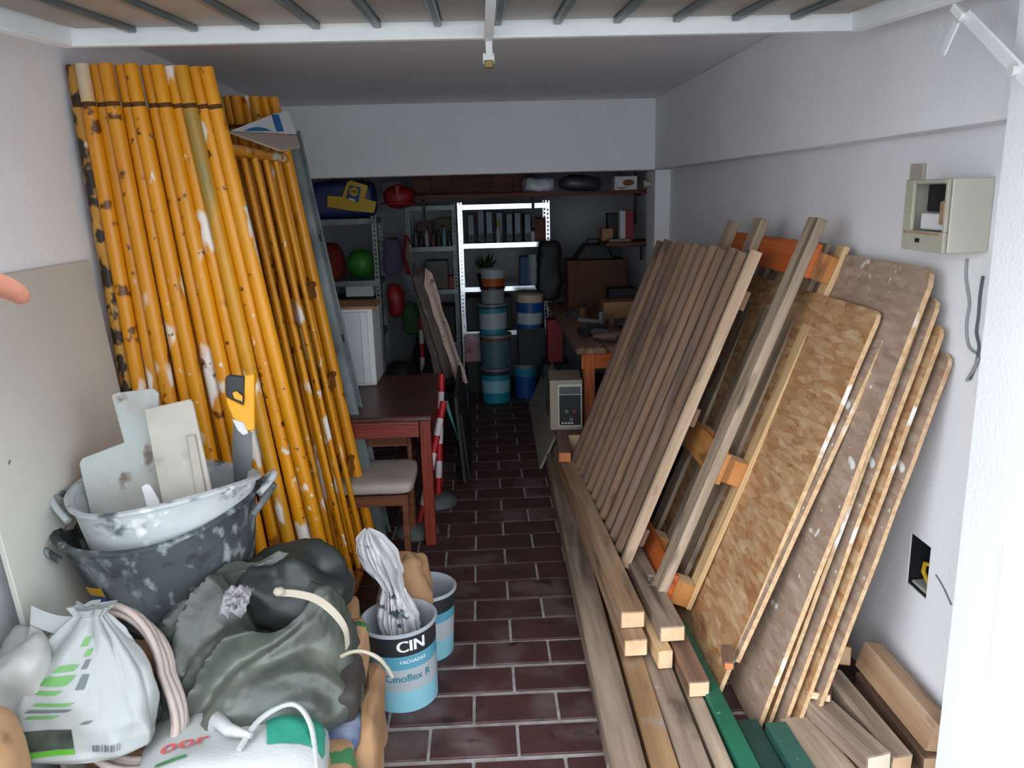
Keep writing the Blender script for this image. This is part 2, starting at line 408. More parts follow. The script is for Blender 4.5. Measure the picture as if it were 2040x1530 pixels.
# ================================================================== left: scaffold frames
NF = 12
FW = .88
def make_frame():
    root = bpy.data.objects.new('scaffold', None); COL.objects.link(root); root.empty_display_size = .05
    for x in (0, FW):
        b = MB(); b.tube([(x, 0, 0), (x, 0, .7), (x, 0, 1.4), (x, 0, 2.13)], .0265, 12); b.build('pole', yel, root, smooth=50)
        b = MB(); b.tube([(x, 0, 2.146), (x, 0, 2.27)], .0235, 12); b.build('spigot', yel, root, smooth=50)
        b = MB(); b.tube([(x, 0, 2.131), (x, 0, 2.1455)], .0215, 12); b.build('collar', mat('rust_ring', '#4a2c14', '#6d4418', rough=.8, scale=30), root, smooth=50)
    b = MB(); b.tube([(.022, 0, 2.0), (FW - .022, 0, 2.0)], .019, 10); b.build('top_bar', yel, root, smooth=50)
    b = MB(); b.tube([(.022, 0, .10), (FW - .022, 0, .10)], .021, 10); b.build('bottom_bar', rust, root, smooth=50)
    for x in (.34, .50, .66):
        b = MB(); b.tube([(x, 0, .122), (x, 0, 1.0), (x, 0, 1.98)], .0135, 8); b.build('inner_tube', yel, root, smooth=50)
    for z in (.55, .98, 1.42):
        b = MB(); b.tube([(.674, 0, z), (FW - .022, 0, z)], .015, 8); b.box((.77, 0, z - .035), (.19, .006, .05))
        b.build('rung', rust, root, smooth=50)
    return root
proto = make_frame()
for i in range(NF):
    o = proto if i == 0 else copy_tree(proto)
    t = i / (NF - 1)                                   # 0 = nearest the aisle
    xb = -.612 + (-1.315 + .612) * t; xt = -.925 + (-1.385 + .925) * t
    yy = 2.975 + (.024 if i % 2 == 1 else 0) + random.uniform(-.008, .008)
    ln = 2.27
    zt = math.sqrt(ln * ln - (xt - xb) ** 2)
    up = V((xt - xb, 0, zt)).normalized(); xdir = V((.012, 1, 0)).normalized(); yv = up.cross(xdir).normalized()
    m = Matrix((xdir, yv, xdir.cross(yv))).transposed().to_4x4()
    if (xdir.cross(yv)).dot(up) < 0: m = Matrix((xdir, -yv, up)).transposed().to_4x4()
    m.translation = (xb, yy, .002)
    o.matrix_world = m
    special = {0: 'the outermost one beside the aisle', 11: 'the rust-blackened one against the wall', 10: 'second from the wall, near spigot white',
               2: 'third from the aisle, streaked with green'}
    o['label'] = 'yellow scaffold frame leaning in the row, ' + special.get(i, ORD[i] + ' from the aisle')
    o['category'] = 'scaffold'; o['group'] = 'yellow scaffold frames leaning on the left wall'
    mt = {11: yel_dirty, 2: yel_green, 8: yel_white, 10: yel_white, 9: yel_white, 5: yel_white}.get(i)
    if mt:
        for ch in o.children:
            if ch.name.startswith(('pole', 'spigot')):
                ch.data = ch.data.copy(); ch.data.materials[0] = mt
    if i == 10:
        for ch in o.children:
            if ch.name.startswith('spigot'):
                ch.data.materials[0] = mat('splashed_spigot', '#c9cbc2', '#d6b27a', rough=.6, scale=5); break

# galvanised scaffold plank standing behind the frames
pb = V((-.60, 3.99, .002)); pt = V((-.915, 3.99, 2.12))
gp = thing('scaffold_plank', 'grey galvanised steel scaffold plank with end hooks, leaning beside the yellow frames', 'scaffold plank', M=frame(pb, pt - pb, (0, 1, 0)))
pl = (pt - pb).length
b = MB(); b.bb((0, 0, 0), (pl, .16, .004)); b.bb((0, 0, -.05), (pl, .004, 0)); b.bb((0, .156, -.05), (pl, .16, 0))
b.bb((0, .012, -.052), (pl, .02, -.044)); b.bb((0, .14, -.052), (pl, .148, -.044)); b.build('deck', galv_dull, gp)
for z in (.02, .55, 1.1, 1.62, pl - .03):
    b = MB(); b.box((z, .08, -.02), (.035, .15, .03)); b.build('stiffener', mat('dark_steel', '#4c5656', '#3e4646', rough=.6, metal=.4), gp)
for y in (.03, .13):
    b = MB(); b.tube([(pl - .05, y, -.02), (pl + .03, y, -.02), (pl + .075, y, .0), (pl + .085, y, .04), (pl + .06, y, .06)], .010, 8); b.build('hook', galv_dull, gp, smooth=50)

# folded white sheet with blue print lying on the frames
sh = thing('printed_box_flap', 'white folded carton with blue print lying on top of the scaffold frames', 'carton')
P = [at(455, 262, y=3.35), at(592, 270, y=3.75), at(598, 292, y=3.62), at(560, 299, y=3.45)]
b = MB(); b.prism([(0, 0)], 0, 0) if 0 else None
def plate(pts, th, mi=0):
    pts = [V(p) for p in pts]; nn = (pts[1] - pts[0]).cross(pts[-1] - pts[0]).normalized() * th
    n_ = len(pts); bb = MB()
    bb.add(pts + [p + nn for p in pts], [tuple(range(n_ - 1, -1, -1)), tuple(range(n_, 2 * n_))] + [(i, (i + 1) % n_, n_ + (i + 1) % n_, n_ + i) for i in range(n_)], mi)
    return bb
plate(P, .006).build('lower_flap', mat('carton_inside', '#b9aca2', '#ada095', rough=.8), sh)
Q = [at(458, 262, y=3.37), at(590, 268, y=3.76), at(572, 222, y=3.82)]
n0 = (Q[1] - Q[0]).cross(Q[2] - Q[0])
d0 = RT @ V(((545 - CX) / F, (228 - CY) / F, 1)); Q.append(EYE + d0 * ((Q[0] - EYE).dot(n0) / d0.dot(n0)))
plate(Q, .005).build('upright_flap', mat('white_carton', '#cfd2d6', '#c4c8cc', rough=.7), sh)
blue = mat('blue_print', '#1466a8', '#10578f', rough=.6)
nn = (Q[1] - Q[0]).cross(Q[3] - Q[0]).normalized()
if nn.dot(EYE - Q[0]) < 0: nn = -nn
def qpt(px, py):       # point on the upright flap's plane
    d = RT @ V(((px - CX) / F, (py - CY) / F, 1)); t = (Q[0] - EYE).dot(nn) / d.dot(nn); return EYE + d * t + nn * .007
b = MB(); b.add([qpt(539, 231), qpt(553, 229), qpt(564, 264), qpt(549, 264)], [(0, 1, 2, 3)])
arc = [qpt(482 + 58 * k / 8, 263 - 8 * math.sin(math.pi * k / 8)) for k in range(9)]
b.add(arc, [tuple(range(9))]); b.build('print', blue, sh)

# pale board leaning on the left wall
B0 = V((-1.245, 1.965, 0.0)); 
lb = thing('pale_board', 'large pale grey board leaning against the left wall behind the tubs', 'board', M=frame((-1.27, 2.10, .0), (0, 1, 0), V((-.14, 0, 1.61))))
b = MB(); b.bb((0, 0, -.008), (.86, 1.615, .008)); b.build('panel', mat('pale_grey_board', '#cdcac2', '#bfbcb3', rough=.6, scale=1.2), lb, bevel=.002)
b = MB()
for (x, y) in ((.30, .82), (.32, .70), (.12, 1.1)): b.box((x, y, .0085), (.014, .006, .002), rot=Matrix.Rotation(.6, 3, 'Z'))
b.build('scratch', mat('scratch_grey', '#77756f'), lb)

# ------------------------------------------------------------------ tubs
def tub(name, label, c, rb, rt, h, m, tilt=(0, 0), sq=.92, seed=0, handle_ang=(math.pi, 0)):
    t = thing(name, label, 'tub', M=TR(c, 0, tilt[0], tilt[1]))
    def sh_(r, g, z): 
        k = 1 + .018 * math.sin(2 * g + seed) + .02 * noise.noise(V((math.cos(g) * 1.5, math.sin(g) * 1.5, z * 4 + seed)))
        return V((r * math.cos(g) * k, r * math.sin(g) * sq * k, z + (.02 * math.sin(2 * g + seed) * (z / h))))
    prof = [(rb * .98, 0), (rb, .01)] + [(rb + (rt - rb) * k / 8, h * k / 8) for k in range(1, 8)] + [(rt, h - .01), (rt + .014, h - .006), (rt + .016, h + .004), (rt + .004, h + .008),
            (rt - .01, h), (rt - .03, h * .75), (rb - .012 + .04, h * .3), (rb - .012, .014)]
    b = MB(); seg = 48; vs = []; fs = []
    for r, z in prof:
        for k in range(seg): vs.append(sh_(r, 2 * math.pi * k / seg, z))
    for i in range(len(prof) - 1):
        for k in range(seg):
            k2 = (k + 1) % seg; fs.append((i * seg + k, i * seg + k2, (i + 1) * seg + k2, (i + 1) * seg + k))
    n_ = len(prof)
    fs.append(tuple(range(seg - 1, -1, -1))); fs.append(tuple(range((n_ - 1) * seg, n_ * seg)))
    b.add(vs, fs); b.build('body', m, t, smooth=45)
    for ga in handle_ang:
        pts = []
        for k in range(13):
            q = k / 12; g = ga + (q - .5) * .62
            p = sh_(rt + .012, g, h - .015); o_ = math.sin(q * math.pi)
            pts.append(p + V((math.cos(ga), math.sin(ga), 0)) * .045 * o_ + V((0, 0, .012 - .05 * (1 - o_))))
        b = MB(); b.tube(pts, .011, 8); b.build('handle', m, t, smooth=60)
    return t
TC = V((-1.005, 2.43, .51))
t1 = tub('rubber_tub', 'black rubber mortar tub with side handles holding the whiter tub', TC, .215, .295, .335, rubber, tilt=(-.03, -.13), seed=1.2, handle_ang=(math.pi * 1.12, .1))
b = MB()
Rr = lambda a, z: V((.235 * math.cos(a), .235 * .92 * math.sin(a), z))
def rim_pt(a, z, off=.004):
    r = .215 + (.295 - .215) * z / .335 + off; return V((r * math.cos(a) * 1.01, r * .92 * math.sin(a) * 1.01, z))
for (z0, z1, mm, nm) in ((.175, .205, mat('sticker_yellow', '#c99a1e', '#b88912', rough=.5), 'sticker'), (.148, .173, mat('sticker_blue', '#2a5a8e', '#224a78', rough=.5), 'sticker')):
    b = MB(); b.grid(lambda u, v: rim_pt(4.02 + .27 * u, z0 + (z1 - z0) * v, .016), 6, 1); b.build(nm, mm, t1)
t2 = tub('rubber_tub', 'mortar-whitened rubber tub nested inside the black one, full of plastering tools', TC + V((-.012, .0, .105)), .205, .278, .325, rubber_w, tilt=(-.03, -.02), seed=3.0, handle_ang=(math.pi * 1.05, .25))

# tools standing in the top tub
def flat_tool(name, label, cat, outline, Yp, th, m, tilt=0.0):
    pts = [at(px, py, y=Yp) for px, py in outline]
    if tilt: pts = [V((p.x, p.y + (p.z - .85) * tilt, p.z)) for p in pts]
    o = plate(pts, th).build(name, m, bevel=.002); return tag(o, label, cat)
hawk_m = mat('mortar_stained_board', '#b4bdbb', '#a8a8a2', rough=.85, scale=5, bump=.3, bscale=30, spots=[('#8f7f74', 3.5, .48, .2), ('#77695f', 12, .60, .1)])
flat_tool('plaster_hawk', 'mortar-stained plaster hawk with stepped outline standing in the upper tub', 'plaster hawk',
          [(195, 802), (205, 797), (280, 788), (292, 797), (300, 860), (345, 1035), (205, 1060), (178, 1020), (145, 932), (150, 922), (232, 892)], 2.42, .012, hawk_m, .25)
fl_ = thing('plaster_float', 'rectangular grey plastering float with raised handle strip, standing upright in the upper tub', 'plaster float')
pts = [at(x, y, y=2.36) for x, y in [(266, 828), (360, 808), (366, 816), (428, 1015), (418, 1045), (335, 1055)]]
pts = [V((p.x, p.y + (p.z - .85) * .22, p.z)) for p in pts]
plate(pts, .014).build('blade', mat('grey_mortar_board', '#bdb9ae', '#a49e92', rough=.9, scale=6, spots=[('#8a857b', 6, .58, .15)]), fl_, bevel=.003)
pts = [at(x, y, y=2.345) for x, y in [(358, 880), (374, 876), (412, 1010), (394, 1018)]]
pts = [V((p.x, p.y + (p.z - .85) * .22, p.z)) for p in pts]
plate(pts, .02).build('handle_strip', mat('grey_strip', '#b3ada2', '#9c968b', rough=.9), fl_, bevel=.003)
flat_tool('spatula', 'small white plastic spatula blade poking up in the upper tub', 'spatula',
          [(275, 975), (284, 970), (292, 972), (312, 1000), (324, 1032), (300, 1050), (288, 1010)], 2.33, .008, white_m, .2)
sw_ = thing('hand_saw', 'handsaw with yellow and black handle standing blade-down in the upper tub', 'handsaw')
def SP(x, y): p = at(x, y, y=2.57); return V((p.x, p.y + (p.z - .95) * .12, p.z))
plate([SP(x, y) for x, y in [(462, 835), (500, 865), (502, 930), (498, 965), (468, 965), (461, 900)]], .002).build('blade', mat('saw_steel', '#6d7072', '#5f6264', rough=.4, metal=.6), sw_)
hy = mat('saw_yellow', '#f0a818', '#e39a10', rough=.45)
plate([SP(x, y) for x, y in [(480, 752), (500, 749), (504, 860), (482, 863), (462, 842), (446, 808), (444, 794), (481, 812)]], .022).build('handle', hy, sw_, bevel=.004)
def SP2(x, y): return SP(x, y) + V((0, -.004, 0))
plate([SP2(x, y) for x, y in [(442, 757), (448, 751), (481, 755), (481, 811), (445, 794)]], .026).build('grip', mat('saw_grip', '#2b2e30', '#35383a', rough=.6), sw_, bevel=.004)
plate([SP(x, y) + V((0, -.025, 0)) for x, y in [(462, 783), (470, 780), (482, 790), (482, 800), (466, 794)]], .006).build('trigger_bridge', hy, sw_, bevel=.001)
plate([SP(x, y) + V((0, -.012, 0)) for x, y in [(460, 836), (482, 842), (494, 864), (484, 868), (472, 858)]], .024).build('collar', white_m, sw_, bevel=.003)

# ================================================================== left: pile of bags by the door
def sp(x, e): return math.copysign(abs(x) ** e, x)
def sackfn(size, e1=.35, e2=.3, seed=0, amp=.012, fold=.012, fs=6., stretch=(1, 1, 1)):
    a, b_, c_ = (q / 2 for q in size)
    def f(u, v):
        g = 2 * math.pi * u; h_ = math.pi * (v - .5)
        x = a * sp(math.cos(h_), e1) * sp(math.cos(g), e2); y = b_ * sp(math.cos(h_), e1) * sp(math.sin(g), e2); z = c_ * sp(math.sin(h_), e1)
        p = V((x, y, z)); q = V((x * stretch[0], y * stretch[1], z * stretch[2]))
        d = V((x / a ** 2, y / b_ ** 2, z / c_ ** 2)); d = d.normalized() if d.length > 1e-6 else V((0, 0, 1))
        return p + d * (amp * fb(q, fs, seed) + fold * (ridge(q, fs * .8, seed + 5) - .6))
    return f
def sack(name, f, m, parent, nu=56, nv=28, mifn=None):
    b = MB(); b.grid(f, nu, nv, wrap=True)
    if mifn: b.m = [mifn(sum((b.v[i] for i in q), V((0, 0, 0))) / len(q)) for q in b.f]
    return b.build(name, m, parent, smooth=80)
def cement_bag(name, label, c, size, m, rz=0, seed=0, band=None, group=None, tilt=(0, 0), amp=.01):
    t = thing(name, label, 'cement bag', M=TR(c, rz, *tilt), group=group)
    f = sackfn(size, .32, .22, seed, amp, .008, 7)
    if band:
        ms = [m] + [q[0] for q in band]
        def mf(c):
            for k, (bm, ax, lo, hi) in enumerate(band):
                if callable(ax):
                    if ax(c): return k + 1
                    continue
                if lo <= c['xyz'.index(ax)] / size['xyz'.index(ax)] + .5 <= hi: return k + 1
            return 0
        sack('body', f, ms, t, 96, 64, mf)
    else: sack('body', f, m, t)
    return t
navy = mat('navy_paper', '#3d4a6b', '#2f3a55', rough=.75, scale=5, bump=.3, bscale=14, spots=[('#7d8598', 6, .6, .15)])
brownp = mat('brown_paper', '#a9835f', '#8e6b4c', rough=.85, scale=6, bump=.35, bscale=12, spots=[('#4f3f33', 7, .62, .12)])
green_s = mat('green_stripe', '#3f7a4d', '#346842', rough=.7)
lime_s = mat('bright_green_stripe', '#2f7a38', '#28692f', rough=.7)
# bags under everything
cement_bag('cement_bag', 'brown paper cement bag lying on the floor under the hose, front layer', (-.90, 1.86, .075), (.72, .5, .15), brownp, .02, 2)
cement_bag('cement_bag', 'brown paper cement bag on the floor beneath the two rubber tubs', (-1.0, 2.42, .085), (.70, .46, .17), brownp, .03, 3)
cement_bag('cement_bag', 'second brown cement bag up beneath the rubber tubs', (-1.0, 2.42, .255), (.68, .46, .17), brownp, -.03, 4)
cement_bag('cement_bag', 'topmost brown cement bag carrying the rubber tubs', (-1.0, 2.42, .422), (.66, .45, .165), brownp, .02, 5)
# navy and kraft bags at the aisle
nb = cement_bag('cement_bag', 'navy blue paper bag with a torn brown side standing beside the paint bucket', (-.515, 2.23, .145), (.25, .42, .29), navy, .05, 7)
f_ = sackfn((.05, .42, .30), .4, .3, 9, .014, .018, 9)
b = MB(); b.grid(lambda u, v: f_(u, v) + V((.118, 0, .005)), 40, 20, wrap=True); b.build('torn_side', brownp, nb, smooth=80)
blk_s = mat('black_band', '#2e2a28', '#3a3532', rough=.8, scale=8, spots=[('#8a6a4c', 7, .64, .05)])
cement_bag('cement_bag', 'kraft bag with black band and bright green edge lying on the navy bag', (-.525, 2.26, .365), (.23, .36, .15), kraft, .05, 12,
           band=[(lime_s, lambda c: c.y < -.02 and c.x < -.062, 0, 0), (blk_s, lambda c: c.y < -.02, 0, 0), (green_s, lambda c: .115 < c.y < .14, 0, 0)], tilt=(.18, .05), amp=.014)
cement_bag('cement_bag', 'small kraft bag with a green stripe lying on its own at the bottom edge', (-.50, 1.93, .215), (.19, .30, .13), kraft, .10, 15,
           band=[(green_s, 'y', .55, .68)])
cement_bag('cement_bag', 'dark blue paper bag on the floor below the small striped bag', (-.47, 1.92, .075), (.26, .34, .15), navy, .05, 16)
cement_bag('cement_bag', 'kraft bag with green line leaning behind the navy bag next to the bucket', (-.575, 2.60, .20), (.20, .22, .40), kraft, .1, 18, band=[(green_s, 'z', .80, .87)])
# white woven sack with teal patch and red letters
ws = thing('woven_sack', 'white woven plastic sack with red letters and teal corner, tied with white strap', 'sack', M=TR((-.73, 1.98, .275), .18, -.12, 0))
wf = sackfn((.50, .44, .24), .55, .45, 22, .012, .014, 6)
white_w = mat('white_woven_plastic', '#b4b7b6', '#a4a7a6', rough=.55, scale=4, bump=.2, bscale=120)
sack('body', wf, white_w, ws)
def top_pt(f, x, y, size, off=.004):
    # highest point of the sack above x,y : march the parameter grid
    best = None
    return best
def on_top(f, cx, cy, off=.004, sz=None):
    a, b_, c_ = (q / 2 for q in sz)
    X = max(-.98, min(.98, cx / a)); Y = max(-.98, min(.98, cy / b_))
    e = 2 / .45; rr = (abs(X) ** e + abs(Y) ** e) ** (1 / e); rr = min(rr, .995)
    g = math.atan2(math.copysign(abs(Y) ** (1 / .45), Y), math.copysign(abs(X) ** (1 / .45), X))
    h_ = math.acos(min(1, rr ** (1 / .55)))
    p = f((g / (2 * math.pi)) % 1.0, h_ / math.pi + .5); return p + V((0, 0, off))
teal = mat('teal_woven_plastic', '#2f8f78', '#247a66', rough=.55, scale=5, bump=.2, bscale=90, spots=[('#7dbba8', 9, .62, .1)])
b = MB(); b.grid(lambda u, v: on_top(wf, .07 + .155 * u + .03 * (1 - v), -.15 + .30 * v, .007, (.50, .44, .24)), 20, 24); b.build('teal_patch', teal, ws, smooth=80)
lettering(ws, 'oor', .085, lambda x, y: on_top(wf, -.12 + x, -.08 + y * .9, .007, (.50, .44, .24)), mat('red_print', '#d05a5a', '#c24a4c', rough=.6), 'red_letters', 1)
b = MB(); b.grid(lambda u, v: on_top(wf, -.18 + .08 * u, -.155 + .012 * v, .006, (.50, .44, .24)), 6, 1); b.build('green_dash', green_s, ws)
b = MB(); b.tube(spl([on_top(wf, .03, -.16, .01, (.5, .44, .24)), on_top(wf, .08, -.08, .03, (.5, .44, .24)), on_top(wf, .16, -.05, .045, (.5, .44, .24)), on_top(wf, .21, -.10, .03, (.5, .44, .24)), on_top(wf, .235, -.19, .0, (.5, .44, .24))]), .008, 6)
b.build('strap', white_w, ws, smooth=60)
b = MB(); b.tube([on_top(wf, -.05, -.02, .0, (.5, .44, .24)), on_top(wf, -.035, -.04, .03, (.5, .44, .24)), on_top(wf, .0, -.10, .035, (.5, .44, .24)), on_top(wf, .06, -.13, .02, (.5, .44, .24))], [.02, .022, .018, .008], 8)
b.build('knot', white_w, ws, smooth=60)
# dark green tarpaulin bag
tb = thing('tarpaulin_bag', 'dark green crumpled tarpaulin bag, open at the top with a pale strap', 'tarpaulin bag', loc=(-.72, 2.22, .30))
tarp = mat('dark_green_tarpaulin', '#4a5049', '#363b37', rough=.38, scale=3, bump=.15, bscale=30, spots=[('#62675e', 4, .58, .2)])
def tf(u, v):
    # u around, v from the outer hem up over the heap
    g = 2 * math.pi * u
    prof = [(1.0, .0), (1.04, .10), (1.0, .30), (.90, .55), (.76, .78), (.60, .93), (.44, 1.0), (.34, .92), (.28, .72), (.20, .55), (.10, .48), (.01, .46)]
    k = v * (len(prof) - 1); i = min(int(k), len(prof) - 2); q = k - i
    r = prof[i][0] * (1 - q) + prof[i + 1][0] * q; z = prof[i][1] * (1 - q) + prof[i + 1][1] * q
    ex = .29 * (1 + .10 * math.cos(2 * g + .6)); ey = .245
    hz = .36 + .07 * math.sin(g - .4) + .03 * math.cos(2 * g)          # higher at the back right
    x = r * ex * math.cos(g) + (1 - r) * .07; y = r * ey * math.sin(g) + (1 - r) * .05; z = z * hz
    p = V((x, y, z))
    # long folds fanning out from the low front-left corner
    ang = math.atan2(y + .34, x + .42); dist = math.hypot(x + .42, y + .34)
    n1 = ridge((ang * 4.6, dist * .9, z * 1.4), 1.0, 31) - .45
    n2 = ridge((ang * 8.0, dist * 2.0 + z * 2, 4), 1.0, 12) - .45
    rad = V((math.cos(g) * .6, math.sin(g) * .6 - .25, .75)).normalized()
    am = min(1, z / .04 + .15)
    return p + rad * (n1 * .055 + n2 * .034 + .010 * fb(p, 16, 3)) * am
b = MB(); b.grid(tf, 150, 80, wrap=True); b.build('body', tarp, tb, smooth=70)
def hump(u, v):
    f = sackfn((.36, .26, .30), .75, .75, 44, .02, .045, 8); p = f(u, v); return p + V((.08, .15, .27))
b = MB(); b.grid(hump, 80, 48, wrap=True); b.build('rear_fold', mat('black_tarpaulin', '#2a2e2d', '#232726', rough=.5, scale=4), tb, smooth=70)
strap_m = mat('cream_webbing', '#a89f90', '#988e7e', rough=.8)
sp_ = [at(x, y, y=Y_) - V((-.72, 2.22, .30)) for x, y, Y_ in [(560, 1182, 2.06), (590, 1184, 2.05), (630, 1195, 2.03), (665, 1222, 2.02), (688, 1255, 2.03), (693, 1290, 2.06)]]
sp_ = spl(sp_); b = MB(); vs = []
for i, p in enumerate(sp_):
    for s_ in (-1, 1): vs.append(p + V((.006 * s_, .002, .010 * s_)))
b.add(vs, [(2 * i, 2 * i + 1, 2 * i + 3, 2 * i + 2) for i in range(len(sp_) - 1)]); b.build('strap', strap_m, tb, thick=.004)
kc = at(556, 1178, y=2.06) - V((-.72, 2.22, .30))
b = MB(); b.lathe([(.002, -.012), (.012, -.009), (.017, 0), (.012, .009), (.002, .012)], 12, kc); b.build('strap_knot', strap_m, tb, smooth=60)
# loose strap on the kraft bag
ls = [at(x, y, y=Y_) for x, y, Y_ in [(680, 1308, 2.08), (700, 1299, 2.07), (725, 1298, 2.06), (752, 1310, 2.05), (770, 1328, 2.06), (782, 1348, 2.07)]]
b = MB(); b.tube(spl(ls), .006, 6); tag(b.build('strap', strap_m, smooth=60), 'cream strap end arched over the kraft bags near the bucket', 'strap')
# glossy clear sheet tucked in the tarp
psh = thing('plastic_sheet', 'crumpled shiny clear plastic wrap with pink edge tucked into the tarpaulin', 'plastic wrap', loc=at(462, 1205, y=2.10))
b = MB(); b.grid(lambda u, v: V((-.035 + .075 * u + .015 * v, -.01 + .05 * v, -.03 + .055 * v)) + V((0, -.4, 1)) * .02 * ridge((u * 3, v * 3, 1), 1.5, 3), 16, 12); b.build('film', mat('clear_wrap', '#6d7276', '#75666a', rough=.2, scale=9), psh, smooth=80, thick=.002)
# white plastic compost bag with green print
wb = thing('plastic_bag', 'white plastic compost bag with green print, barcode and pinched top in front of the tubs', 'bag', loc=at(166, 1482, y=1.93))
WPR = [(r_, z_ * .84) for r_, z_ in [(.02, 0), (.165, .002), (.195, .02), (.205, .06), (.203, .11), (.192, .17), (.168, .23), (.130, .29), (.088, .34), (.052, .375), (.034, .395), (.044, .412), (.052, .425), (.02, .42)]]
def wbf(u, v):
    g = 2 * math.pi * u
    k = v * (len(WPR) - 1); i = min(int(k), len(WPR) - 2); q = k - i
    r = WPR[i][0] * (1 - q) + WPR[i + 1][0] * q; z = WPR[i][1] * (1 - q) + WPR[i + 1][1] * q
    c_, s_ = math.cos(g), math.sin(g); t_ = z / .42
    sq = .80 if s_ < 0 else .5
    x = r * sp(c_, .75) + .02 * t_ - .012 * math.sin(t_ * 5); y = r * sp(s_, .85) * sq * .62 + z * .28
    d = V((c_, s_, .1))
    pl_ = abs(math.sin(g * 4.5 + 1.3 * math.sin(g * 2 + 1) + t_ * 1.2)) ** .6 - .6
    cr = ridge((c_ * 1.1 + t_, s_ * 1.1, t_ * 1.7), 1.2, 77) - .5
    am = min(1, r / .05)
    return V((x, y, z)) + d * (pl_ * .026 * (t_ ** 1.3) * am + cr * .020 * am * min(1, z / .03) + .006 * fb((x * 8, y * 8, z * 8), 1, 2) * am)
def vz(z):
    for i in range(1, len(WPR) - 2):
        if WPR[i][1] <= z <= WPR[i + 1][1]: return (i + (z - WPR[i][1]) / (WPR[i + 1][1] - WPR[i][1])) / (len(WPR) - 1)
    return .5
b = MB(); b.grid(wbf, 160, 78, wrap=True); b.build('body', white_pl, wb, smooth=75)
def wbs(ang, z, off=.004):
    u = (ang / (2 * math.pi)) % 1; v = vz(z); p = wbf(u, v)
    nrm = (wbf(u + .004, v) - wbf(u - .004, v)).cross(wbf(u, min(1, v + .006)) - wbf(u, v - .006))
    nrm = nrm.normalized() if nrm.length > 1e-9 else V((0, -1, 0))
    if nrm.y > 0: nrm = -nrm
    return p + nrm * off
gp_ = mat('green_print', '#5f9550', '#528744', rough=.5); gk_ = mat('grey_print', '#5d6564', '#505857', rough=.5)
A = math.pi * 1.5
def patch(a0, a1, z0, z1, m, nm, nu=18, nv=10, off=.0025, skew=0):
    b = MB(); b.grid(lambda u, v: wbs(A + .24 + a0 + (a1 - a0) * u + skew * v, .84 * (z0 + (z1 - z0) * v), off), nu, nv); return b.build(nm, m, wb, smooth=80)
patch(-.95, -.18, .055, .115, mat('dark_photo_print', '#232b26', '#454d46', rough=.5, scale=26), 'photo_print', 30, 14)
patch(-.95, -.18, .036, .053, mat('lime_print', '#4f9a22', '#458a1c', rough=.5), 'lime_band', 30, 6)
for (a0, a1, z0, z1, m) in ((-.62, -.30, .150, .158, gp_), (-.62, -.22, .168, .176, gk_), (-.55, -.20, .186, .193, gp_), (-.60, -.30, .215, .226, gp_), (-.50, -.24, .238, .262, gp_), (-.62, -.52, .236, .256, gp_),
                            (-.42, -.22, .272, .288, gp_), (-.20, -.08, .330, .352, gp_), (-.12, -.02, .305, .322, gp_), (-.16, -.06, .225, .262, gk_), (-.13, -.05, .275, .298, gk_), (-.10, .0, .13, .138, gk_)):
    patch(a0, a1, z0, z1, m, 'print', 8, 4, .0028, .06)
for k in range(10):
    patch(.02 + k * .04, .02 + k * .04 + random.choice((.012, .024)), .040, .062, gk_, 'barcode_bar', 1, 3)
b = MB(); b.grid(lambda u, v: V((-.13 + .15 * u, .075 + .02 * v, .32 - .03 * u + .045 * v - .02 * math.sin(math.pi * u))), 10, 3); b.build('tied_strip', white_pl, wb, thick=.004, smooth=80)
# grey plastic bag at the left edge and kraft bag corner
gb = thing('plastic_bag', 'limp grey translucent plastic bag at the far left edge beside the compost bag', 'bag', M=TR((-1.275, 1.985, .52), .3, 0, .35))
gf = sackfn((.17, .22, .34), .6, .7, 51, .025, .05, 8); sack('body', gf, mat('grey_film', '#a9a8a6', '#95948f', rough=.35, scale=3), gb)
kb = thing('paper_bag', 'rolled kraft paper bag cut by the bottom left picture corner', 'paper bag', M=TR((-1.262, 1.72, .44), .2))
sack('body', sackfn((.20, .2, .36), .5, .6, 61, .01, .012, 7), kraft, kb)
cement_bag('cement_bag', 'navy paper bag on the floor at the lower left corner below the kraft bag', (-1.15, 1.70, .205), (.28, .22, .11), navy, .1, 63)
# hose coil leaning behind and under the compost bag
hc = MB(); rr = random.Random(4)
base = V((-1.075, 2.05, .515)); pts = []
NL = 6
for k in range(NL * 40 + 30):
    g = 2 * math.pi * k / 40; l = k / 40 / NL
    a_ = math.cos(g - 2.0); c_ = math.sin(g - 2.0); lo = max(0, -c_)
    rx = .135 + .02 * l + .008 * math.sin(g * .37 + 1) + .05 * lo; ry = .215 - .02 * l + .01 * math.sin(g * .53)
    off_ = .04 * l + .008 * math.sin(g * 1.7)
    pts.append(base + V((a_ * rx + .10 * lo, c_ * ry * (.42 if c_ < 0 else .20) + off_ - .02 - .05 * lo, c_ * ry * .91 - off_ * .5)))
pts += [pts[-1] + V((.05, -.02, -.01)), pts[-1] + V((.12, -.05, -.05)), pts[-1] + V((.19, -.08, -.12)), pts[-1] + V((.23, -.10, -.22))]
hc.tube(pts, .0105, 8)
tag(hc.build('garden_hose', mat('pinkish_grey_hose', '#b3a49d', '#a09089', rough=.5, scale=5), smooth=70), 'coiled pinkish grey hose looped behind and below the white compost bag', 'hose')
